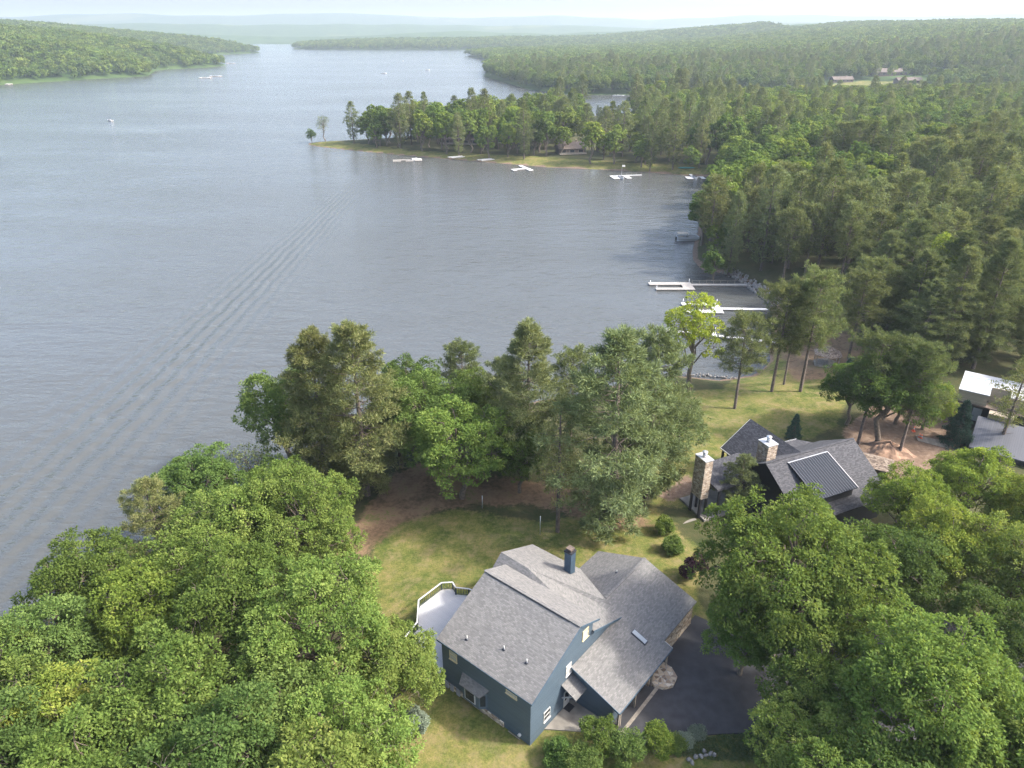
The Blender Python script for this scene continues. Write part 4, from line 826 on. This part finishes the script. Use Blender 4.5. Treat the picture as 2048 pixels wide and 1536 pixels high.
# near trees on the left shore
L_ = 'trees between the house and the lake'
for a in (('dense', 60, 1290, 8, .95, 'rounded leafy tree farthest left above the water'), ('oak', 160, 1130, 9, .92, 'bright green tree crown jutting out over the lake at left'),
    ('tan', 318, 1060, 6, .62, 'pale olive pine rising among the left shore broadleaf trees'), ('dense', 395, 965, 8, .95, 'dark leafy tree at the waterline behind the pale olive pine'),
    ('tip', 500, 915, 7, .95, 'thin half-bare olive tree at the waterline left of the dark green tree'), ('oak', 560, 960, 7, .75, 'green tree right of the dying tree at the waterline'),
    ('oak', 480, 1060, 8, .95, 'leafy tree between pale olive pine and needle-covered ground'), ('big', 600, 1035, 9, .74, 'rounded dark green tree beside the reddish needle litter'), ('oak', 400, 1130, 8, .9, 'leafy tree inland between the pale pine and the broad oak'),
    ('maple', 290, 1205, 9, .95, 'yellow-green tree inland of the jutting lakeside crown'), ('oak', 470, 1220, 9, 1.0, 'broad oak left of the open-crowned oak'),
    ('big', 640, 1270, 9, .82, 'wide open-crowned oak with visible limbs left of the deck'), ('oak', 775, 1318, 8, .70, 'oak crown reaching over the corner of the deck'),
    ('maple', 120, 1420, 9, .9, 'yellow-tinged tree in the lower left corner'), ('oak', 320, 1400, 10, .98, 'oak crown low in the frame left of centre mass'),
    ('dense', 545, 1430, 9, .9, 'deep green oak in front of the open-crowned oak'), ('oak', 690, 1490, 8, .82, 'oak beside the shaded lawn at the bottom'),
    ('dense', 430, 1530, 9, .95, 'dark oak cut by the bottom edge left of the lawn'), ('oak', 190, 1560, 9, .95, 'oak cut by the bottom edge near the corner'), ('oak', -40, 1370, 9, 1.0, 'oak cut by the left edge'), ('dense', -60, 1530, 9, 1.0, 'oak hidden in the corner'), ('oak', 600, 1640, 9, .95, 'oak below the bottom edge')):
    tree_px(a[0], a[1], a[2], a[3], a[4] * 1.1, a[5], L_)
# right foreground
R_ = 'trees by the driveway'
for a in (('big', 1575, 1165, 10, 1.06, 'huge spreading oak between driveway and charcoal house', None), ('oak', 1500, 1250, 7, .72, 'lower oak crown hanging over the asphalt beside the huge oak', None),
    ('dense', 1790, 1130, 9, .95, 'oak with grey dead branches right of the huge oak', None), ('big', 1890, 1400, 12, .98, 'nearest big oak in the lower right corner', None), ('oak', 1640, 1470, 9, .80, 'oak behind the planted bed at the bottom right', None), ('oak', 1640, 1340, 8, .85, 'oak filling the gap below the huge oak right of the asphalt', None),
    ('maple', 1820, 985, 9, .85, 'yellow-tipped maple in front of the building site', None), ('maple', 1960, 945, 10, .9, 'yellow-tipped maple below the unfinished house', None), ('maple', 1900, 1090, 9, .95, 'maple behind the dead-branched oak', None),
    ('oak', 2040, 1120, 10, 1.0, 'oak at the right edge below the maples', None), ('dense', 2010, 1240, 10, .95, 'oak with pale forked dead limb at the right edge', None), ('oak', 2070, 1500, 13, 1.0, 'oak cut by the lower right corner', None), ('maple', 2080, 1010, 9, .9, 'maple cut by the right edge', None), ('oak', 1720, 1580, 10, .9, 'oak below the bottom edge at right', None), ('dense', 1850, 1640, 9, 1.0, 'oak below the lower right corner', None)):
    tree_px(a[0], a[1], a[2], a[3], a[4], a[5], R_)
# trees between the lawn and the water
C_ = 'trees along the waterfront lawn'
def tree_base(kind, bx, by, topx, topy, label, group=C_, var=None, wide=1.0, zb=-.5):
    """Stands at the pixel where the trunk meets the ground and reaches up to the pixel of its tip."""
    x, y = at(bx, by, zb); z0 = gh(x, y); d = np.array([(topx - 1024) / FPX, _c - (topy - 768) / FPX * _s, -_s - (topy - 768) / FPX * _c])
    h = CAM_H + d[2] * y / d[1] - z0; H0 = {'oak': 15.3, 'dense': 14.6, 'maple': 14.6, 'lime': 15, 'small': 6.2, 'twiggy': 11, 'pine': 23, 'tan': 23, 'red': 19.4, 'sparse': 15, 'spruce': 7}[kind]
    k = h / H0; return tree(kind, x, y, k * wide, label, group, var, k)
for a in (('dense', 575, 905, 570, 725, 'dark green tree at the waterline left of the tan pines', None, .95), ('tan', 655, 960, 640, 668, 'tan-tipped white pine, left of the two tall tan pines', 0, 1.1), ('tan', 735, 985, 738, 655, 'tan-tipped white pine, right and taller of the two tan pines', 1, 1.15),
    ('dense', 830, 900, 840, 722, 'dark broadleaf tree behind the right tan pine', None, 1.0), ('red', 930, 855, 935, 687, 'round-topped pine at the waterline in the gap', None, 1.0), ('dense', 950, 905, 975, 742, 'broadleaf tree at the waterline under the round-topped pine', None, 1.0),
    ('oak', 925, 1000, 915, 800, 'leafy tree with reddish seed clusters above the needle-covered ground', None, 1.15), ('pine', 1055, 960, 1048, 648, 'tall white pine with layered limbs behind the leafy tree', 0, 1.05), ('red', 1140, 900, 1150, 702, 'dark pine between the two tall white pines', None, .9),
    ('sparse', 1115, 1070, 1108, 795, 'thin sparse pine in front of the dense white pine', None, .9), ('pine', 1222, 1065, 1225, 665, 'large dense white pine nearest the grey roof', 2, 1.2), ('pine', 1290, 1000, 1290, 655, 'white pine right behind the large dense pine', 1, 1.0), ('dense', 1040, 990, 1010, 850, 'dark tree in the shade under the layered white pine', None, .9),
    ('lime', 1378, 770, 1385, 590, 'lime-green tree standing alone by the water', None, .95), ('red', 1470, 812, 1500, 628, 'scraggly pine on the lawn casting a round shadow', None, 1.0), ('small', 1358, 927, 1350, 835, 'small leafy tree with bent trunk on the sunny lawn', None, 1.1),
    ('spruce', 1585, 880, 1588, 828, 'small blue spruce beside the charcoal house', None, 1.1), ('spruce', 1908, 890, 1915, 803, 'blue spruce in front of the unfinished house', None, 1.15), ('pine', 1470, 1030, 1500, 908, 'young white pine in front of the stone chimney', 1, 1.1),
    ('red', 1545, 772, 1560, 568, 'red pine with tall bare trunk right of the scraggly pine', None, .95), ('red', 1602, 775, 1630, 545, 'red pine trunk by the middle of the lawn edge', None, .9), ('red', 1570, 755, 1590, 600, 'short red pine between two tall bare trunks', None, .8),
    ('red', 1715, 890, 1760, 668, 'pine trio member left beside the soil heap', None, .95), ('dense', 1752, 890, 1770, 690, 'leafy tree among the pine trio by the soil heap', None, 1.0), ('red', 1797, 912, 1850, 690, 'dark leaning pine trunk beside the soil heap', None, .9), ('dense', 1690, 850, 1690, 720, 'broadleaf tree behind the pine trio', None, 1.0), ('maple', 1845, 862, 1850, 765, 'low yellow-green tree behind the cones and planks', None, 1.1), ('oak', 1790, 850, 1790, 725, 'leafy tree behind the leaning pine trunk', None, 1.0), ('spruce', 1690, 770, 1700, 715, 'dark evergreen bush behind the lawn', None, 1.3),
    ('sparse', 1995, 900, 2030, 715, 'thin pine standing in front of the white membrane roof', None, 1.1), ('dense', 865, 950, 875, 752, 'dark leafy tree filling the gap right of the tan pines', None, 1.0), ('dense', 800, 935, 800, 780, 'shaded leafy tree behind the right tan pine', None, .9), ('pine', 1010, 900, 1000, 715, 'shorter white pine behind the leafy tree', None, 1.2), ('red', 2040, 830, 2120, 690, 'pine overhanging the white membrane roof', None, 1.0)):
    tree_base(a[0], a[1], a[2], a[3], a[4], a[5], C_, a[6], a[7])
# ---------------------------------------------------------------- forest on the right, the peninsula, and the far shores
def scatter(x0, x1, y0, y1, step, seed, dmin=3.0, frame=None, avoid=()):
    rg = np.random.default_rng(seed); xs, ys = np.meshgrid(np.arange(x0, x1, step, dtype=float), np.arange(y0, y1, step, dtype=float)); xs[1::2] += step / 2
    x = (xs + rg.uniform(-.36, .36, xs.shape) * step).ravel(); y = (ys + rg.uniform(-.36, .36, ys.shape) * step).ravel()
    k = poly_sd(x, y, LAKE) > dmin
    for p, m in avoid: k &= poly_sd(x, y, p) > m
    x, y = x[k], y[k]
    if frame is not None:
        u, v = pix(x, y, 8.0); k = (u > -frame) & (u < 2048 + frame) & (v < 1536 + frame) & (y > 5); x, y = x[k], y[k]
    return x, y, ground_h(x, y)
CLEAR = [(LAWNS[1], 2), (LAWNS[2], -4), (DIRT[0], 2), (np.array([(60, 88), (84, 86), (98, 108), (100, 125), (82, 120), (66, 108)], float), 0), (np.array([at(*p, 3) for p in ((1370, 1010), (1420, 830), (1560, 820), (1900, 960), (1900, 1120))]), 1), (LAWNS[0], 3)]
def near_any(x, y, r): return any((x - a) ** 2 + (y - b) ** 2 < r * r for a, b in TREES)
x, y, z = scatter(30, 330, 100, 360, 8.2, 5, 2.0, 40, CLEAR)
order = np.argsort(y); made = {}
for i in order:
    if y[i] < 128 and x[i] < 75: continue
    if near_any(x[i], y[i], 4.5) or (y[i] < 200 and pix(x[i], y[i], 0)[0] < 1545): continue
    piney = wob(x[i], y[i], 30, 6) + (.9 if y[i] < 230 else -.25); far_ = y[i] > 300; r = rng.random()
    kind = ('red' if r < .55 else 'pine') if (y[i] < 165 and piney > 0) else ('m_red' if r < .5 else 'm_pine') if piney > 0 else 'm_leaf'
    if made.get(NAME[kind], 0) > 270: continue
    made[NAME[kind]] = made.get(NAME[kind], 0) + 1
    lb = {'red': 'dull olive red pine in the grove behind the docks', 'pine': 'white pine in the grove behind the docks', 'm_red': 'round-topped red pine in the forest right of the cove', 'm_pine': 'tall white pine in the forest right of the cove', 'm_leaf': 'bushy broadleaf tree in the forest right of the cove'}[kind]
    if y[i] < 150 and x[i] > 80: kind = 'pine'
    s = rng.uniform(.72, 1.14); px = pix(x[i], y[i], 8)[0]
    lb = ('small ' if s < .85 else 'mid-sized ' if s < 1.0 else 'large ') + {'red': 'dull olive red pine', 'pine': 'layered white pine', 'm_red': 'round-topped red pine', 'm_pine': 'tall white pine', 'm_leaf': 'bushy broadleaf tree'}[kind] + ('' if kind == 'x' else ' in the front rows' if y[i] < 160 else ' in the middle rows' if y[i] < 215 else ' in the back rows' if y[i] < 290 else ' in the farthest rows') + (' at the cove edge' if px < 1520 else ' behind the riprap bank' if px < 1640 else ' behind the gazebo' if px < 1780 else ' behind the soil heap' if px < 1920 else ' behind the unfinished house')
    tree(kind, float(x[i]), float(y[i]), s, lb, 'forest trees right of the cove', None, s * rng.uniform(.9, 1.12), float(z[i]))
tree_base('maple', 1868, 660, 1862, 455, 'bright green broadleaf tree standing out among the red pines', 'forest trees right of the cove', 2, .7, 2)
# the headland edge by the pontoon boat
for q, k in (((1432, 505), 'm_leaf'), ((1462, 500), 'm_pine'), ((1435, 480), 'm_leaf'), ((1455, 450), 'm_pine'), ((1460, 480), 'm_leaf'), ((1450, 465), 'm_leaf'), ((1450, 420), 'm_leaf'), ((1440, 440), 'm_leaf')):
    xx, yy = at(*q, 3); tree(k, xx, yy, .62, 'tree on the waterline of the pine headland', 'forest trees right of the cove')
# peninsula: single trees
PEN = np.array([(-126, 471), (-98, 450), (-35, 419), (20, 392), (70, 377), (104, 364), (150, 372), (190, 470), (150, 660), (107, 654), (60, 612), (-20, 552), (-50, 522), (-80, 494)], float)
x, y, z = scatter(-130, 200, 360, 680, 10.4, 9, 3)
cab = [(o.location.x, o.location.y) for o in bpy.data.objects if o.name.startswith('cabin') and o.parent is None]
n = 0; WOOD = []
for i in np.argsort(y):
    if poly_sd(x[i:i + 1], y[i:i + 1], PEN)[0] > -1 or x[i] < -88: continue
    front = poly_sd(x[i:i + 1], y[i:i + 1], LAKE)[0]
    if front < 26 and y[i] < 460 and rng.random() < .18: continue
    if any(abs(x[i] - a) < 11 and -22 < y[i] - b < 9 for a, b in cab) and rng.random() < .8: continue
    if front > 52:
        if not 1165 < pix(x[i], y[i], 5)[0] < 1270: WOOD.append(i)
        continue
    r = rng.random(); kind = 'm_pine' if r < (.16 if x[i] < 60 else .40) else 'm_leaf'; s = rng.uniform(.85, 1.25)
    if 1165 < pix(x[i], y[i], 5)[0] < 1270 and y[i] > 430: s = min(s, (60 - 65 * y[i] / 690 + 3) / 22)
    if s < .3: continue
    px = pix(x[i], y[i], 0)[0]; lb = ('small ' if s < .95 else 'mid-sized ' if s < 1.1 else 'large ') + {'m_pine': 'dark pine on the peninsula ', 'm_leaf': 'broadleaf tree on the peninsula '}[kind] + ('lawn' if front < 30 else 'middle' if front < 60 else 'far side') + (' behind the comb-shaped dock' if px < 860 else ' near the long low cabin' if px < 1000 else ' behind the T-shaped dock' if px < 1110 else ' near the two-storey cabin' if px < 1260 else ' near the grey cabin' if px < 1400 else ' near the forest')
    tree(kind, float(x[i]), float(y[i]), s, lb, 'trees on the peninsula', None, s * rng.uniform(.95, 1.15), float(z[i])); n += 1
WX = (x[WOOD], y[WOOD], z[WOOD])
for kind, q, s, lb in (('m_pine', (708, 287), 1.0, 'dark layered pine, outermost tall tree toward the peninsula tip'), ('m_leaf', (735, 288), .9, 'dark leafy tree beside the outermost peninsula pine'), ('m_leaf', (760, 292), 1.05, 'broad leafy tree second from the outermost peninsula pine'), ('m_leaf', (795, 294), 1.1, 'full leafy tree right behind the comb-shaped dock'), ('m_pine', (918, 310), .95, 'tall trunked pine at the peninsula lawn edge'), ('m_pine', (1345, 338), 1.15, 'big pine at the water edge left of the square dock'), ('m_pine', (1300, 338), .95, 'pine at the water edge right of the flagpole dock'), ('m_pine', (1290, 330), 1.0, 'second pine near the flagpole dock')):
    xx, yy = at(*q, -3.5); tree(kind, xx, yy, s, lb, 'trees on the peninsula')
xx, yy = at(650, 283, -4); o = tree('tip', xx, yy, 1.2, 'thin half-bare tree at the very tip of the peninsula', 'trees on the peninsula', 0, 1.45)
xx, yy = at(624, 284, -4.5); o = tree('dense', xx, yy, .62, 'round bush-like tree at the waterline of the peninsula tip', 'trees on the peninsula', 2, .62)

def forest(name, pts, protos, label, seed, smin=.8, smax=1.2):
    """One mass of trees: crowns of standing trees set on points."""
    x, y, z = pts; rg = np.random.default_rng(seed); n = len(x)
    me = bpy.data.meshes.new(name); me.vertices.add(n); me.vertices.foreach_set('co', np.stack([x, y, z - .3], -1).astype(np.float32).ravel())
    idx = rg.integers(0, len(protos), n)
    for nm, tp, val in (('idx', 'INT', idx.astype(np.int32)), ('rot', 'FLOAT', rg.uniform(0, 6.28, n).astype(np.float32)), ('scl', 'FLOAT', rg.uniform(smin, smax, n).astype(np.float32))):
        a = me.attributes.new(nm, tp, 'POINT'); a.data.foreach_set('value', val)
    o = link(bpy.data.objects.new(name, me)); tag(o, label, None, None, 'stuff')
    ng = bpy.data.node_groups.new(name, 'GeometryNodeTree'); ng.interface.new_socket('Geometry', in_out='INPUT', socket_type='NodeSocketGeometry'); ng.interface.new_socket('Geometry', in_out='OUTPUT', socket_type='NodeSocketGeometry')
    gi, go, jn = ng.nodes.new('NodeGroupInput'), ng.nodes.new('NodeGroupOutput'), ng.nodes.new('GeometryNodeJoinGeometry')
    def attr(nm, t):
        q = ng.nodes.new('GeometryNodeInputNamedAttribute'); q.data_type = t; q.inputs[0].default_value = nm; return next(s for s in q.outputs if s.enabled and s.name == 'Attribute')
    for k, src in enumerate(protos):
        ob = ng.nodes.new('GeometryNodeObjectInfo'); ob.transform_space = 'ORIGINAL'; ob.inputs['Object'].default_value = src
        eq = ng.nodes.new('FunctionNodeCompare'); eq.data_type = 'INT'; eq.operation = 'EQUAL'; ins = [s for s in eq.inputs if s.enabled]
        ng.links.new(attr('idx', 'INT'), ins[0]); ins[1].default_value = k
        io = ng.nodes.new('GeometryNodeInstanceOnPoints'); cx = ng.nodes.new('ShaderNodeCombineXYZ'); ng.links.new(attr('rot', 'FLOAT'), cx.inputs[2])
        ng.links.new(gi.outputs[0], io.inputs['Points']); ng.links.new(ob.outputs['Geometry'], io.inputs['Instance']); ng.links.new(next(s for s in eq.outputs if s.enabled), io.inputs['Selection'])
        ng.links.new(cx.outputs[0], io.inputs['Rotation']); ng.links.new(attr('scl', 'FLOAT'), io.inputs['Scale']); ng.links.new(io.outputs[0], jn.inputs[0])
    ng.links.new(jn.outputs[0], go.inputs[0]); md = o.modifiers.new('trees', 'NODES'); md.node_group = ng; return o
# standing trees whose crowns the masses repeat
def src(kind, i, q, zb, label):
    xx, yy = at(*q, zb); o = tree_any(kind, i, xx, yy, label); return o
def tree_any(kind, i, xx, yy, label):
    o = empty('broadleaf_tree' if 'leaf' in kind else 'pine_tree', (xx, yy, gh(xx, yy) - .3), 0, label, 'tree', 'trees of the far shores'); c = inst('crown', PR[kind][i][0], o); inst('trunk', PR[kind][i][1], o); return c
f_src = [tree_any('f_leaf', i, 70 + 22 * i, 868 + 3 * i, 'broadleaf tree on the waterline of the inlet\'s far shore') for i in range(3)] + [tree_any('f_pine', 0, 140, 868, 'pine on the waterline of the inlet\'s far shore')]
m_src = [next(c for c in bpy.data.objects if c.data is PR['m_leaf'][i][0]) for i in range(4)] + [next(c for c in bpy.data.objects if c.data is PR['m_pine'][i][0]) for i in range(3)]
forest('forest_of_peninsula', (WX[0], WX[1], WX[2]), m_src[:4] + m_src[4:5], 'wooded middle and far side of the peninsula', 6, .82, 1.15)
x, y, z = scatter(85, 620, 355, 765, 8.6, 31, 3, 160, [(PEN, -2)]); k = (y > 340)
forest('forest_behind_cove', (x[k], y[k], z[k]), m_src[:4] + m_src[:4] + m_src[4:5], 'dense mixed forest between the cove and the inlet', 1, .68, 1.0)
LODGE = [(LAWNS[4], 6)] + [(np.array([(o.location.x - 26, o.location.y - 34), (o.location.x + 26, o.location.y - 34), (o.location.x + 26, o.location.y + 9), (o.location.x - 26, o.location.y + 9)]), 0) for o in bpy.data.objects if o.name.startswith('lodge')]
x, y, z = scatter(-60, 900, 850, 1250, 9.5, 32, 1.5, 200, LODGE); k = rng.random()
forest('forest_of_inlet_shore', (x, y, z), [m_src[0], m_src[1], m_src[2], m_src[4], m_src[0], m_src[1]], 'wooded far shore of the inlet with pines at the water', 2, .8, 1.15)
x, y, z = scatter(-200, 1900, 1250, 2500, 12.5, 33, 0, 200)
forest('forest_of_right_hill', (x, y, z), f_src[:3], 'wooded hillside rising behind the inlet at right', 3, .8, 1.2)
x, y, z = scatter(-1900, -420, 800, 2650, 12.5, 34, 0, 200)
forest('forest_of_left_hill', (x, y, z), f_src[:3], 'wooded hill across the lake at left', 4, .8, 1.2)
x, y, z = scatter(-1000, 900, 2500, 3300, 17, 35, 0, 100)
forest('forest_of_far_point', (x, y, z), f_src[:3], 'low wooded point in the hazy middle of the lake', 5, .9, 1.4)

# ---------------------------------------------------------------- shrubs and the planted bed
def shrub(px, py, r, label, mat='dark', zb=-.2, sz=1.0, seed=1, leaf=.16, name='shrub'):
    x, y = at(px, py, zb); o = empty(name, (x, y, gh(x, y) - .1), 0, label, 'shrub', 'shrubs around the grey-roofed house')
    c, t = broadleaf(200 + seed, 2.2 * r * sz, r, .02, 9, 24, 34, leaf, .34, mat); inst('foliage', c, o); inst('stem', t, o); return o
shrub(1325, 1068, 1.15, 'round pale green shrub, farther of the two on the bank', 'oak', seed=1)
shrub(1345, 1105, 1.2, 'round deep green shrub, nearer of the two on the bank', 'dark', seed=2, sz=.8)
shrub(1385, 1160, 1.5, 'dark purple-leaved shrub at the far corner of the grey roof', 'purple', seed=3)
shrub(1195, 1505, 1.9, 'tall leafy shrub in front of the wooden ramp', 'oak', seed=4); shrub(1120, 1530, 1.5, 'leafy shrub left of the ramp at the bottom edge', 'dark', seed=5, sz=.8); shrub(1250, 1528, 1.6, 'leafy shrub below the ramp and asphalt edge', 'dark', seed=6); shrub(1310, 1512, 1.5, 'upright shrub with bronze tips by the asphalt edge', 'maple', seed=7); shrub(1170, 1560, 1.7, 'shrub cut by the bottom edge', 'dark', seed=8)
shrub(1370, 1490, .8, 'silvery low plant at the asphalt edge', 'sage', seed=9, sz=.5, leaf=.1); shrub(1392, 1476, .7, 'silvery low plant, right one at the asphalt edge', 'sage', seed=10, sz=.5, leaf=.1); shrub(820, 1470, 1.6, 'grey-green shrub at the oak edge beside the shaded lawn', 'sage', seed=11); shrub(1350, 1500, .8, 'low green plant behind the boulders', 'dark', seed=12, sz=.6); shrub(1590, 900, .9, 'brown shrub beside the small blue spruce', 'twig', seed=13, sz=.7)
bed = np.array([at(*p, 0) for p in ((1330, 1490), (1420, 1473), (1520, 1462), (1600, 1470), (1590, 1530), (1430, 1525), (1340, 1512))])
x, y, z = scatter(0, 40, 30, 60, .22, 40, -99); k = poly_sd(x, y, bed) < -.1; x, y, z = x[k], y[k], z[k]; rg = np.random.default_rng(5); nn = 26
e = unit(rg.normal(size=(len(x), nn, 3)) * [1, 1, .6] + [0, 0, .7]); ps = np.stack([x, y, z + .05 + .1 * wob(x, y, .8)], -1)[:, None] + e * .16 * rg.random((len(x), nn, 1)); LL = .12 * rg.uniform(.7, 1.3, len(x) * nn)
v, f = leaf_faces(ps.reshape(-1, 3), e.reshape(-1, 3), unit(rg.normal(size=e.shape) + [0, 0, 1.0]).reshape(-1, 3), LL, LL * .5)
M['juniper'] = leaf_mat('juniper_leaf', ((0, (.05, .085, .04)), (.6, (.09, .135, .065)), (1, (.14, .18, .09))), trans=.2)
tag(link(bpy.data.objects.new('ground_cover', np_mesh('ground_cover', v, f, M['juniper'], np.clip(np.repeat(rg.random(len(x)), nn) * .6 + rg.random(len(x) * nn) * .4, 0, 1)))), 'low juniper ground cover in the bed below the asphalt', None, None, 'stuff')
for k, q in enumerate(((1378, 1520), (1392, 1515), (1402, 1514), (1411, 1512), (1420, 1509), (1384, 1526), (1365, 1494), (1428, 1512), (1408, 1504))):
    xx, yy = at(*q, .1); o = inst('boulder', ST[k % 6], None, (xx, yy, gh(xx, yy) + .12), (.3 * k, .2 * k, k), (.33, .33, .33)); tag(o, 'grey boulder edging the planted bed at the bottom', 'boulder', 'boulders edging the planted bed')

# ---------------------------------------------------------------- haze: the air between here and the hills
hm = bpy.data.materials.new('haze'); hm.use_nodes = True; nt = hm.node_tree; nt.nodes.clear()
out = N(nt, 'ShaderNodeOutputMaterial'); pv = N(nt, 'ShaderNodeVolumePrincipled'); pv.inputs['Color'].default_value = (*HAZE_COLOR, 1); pv.inputs['Density'].default_value = HAZE_DENSITY; pv.inputs['Anisotropy'].default_value = .2
nt.links.new(pv.outputs[0], out.inputs['Volume'])
tag(MB().box(-15900, 15900, -15900, 15900, WZ - 6, 330).build('haze', hm), None, None, None, 'stuff')
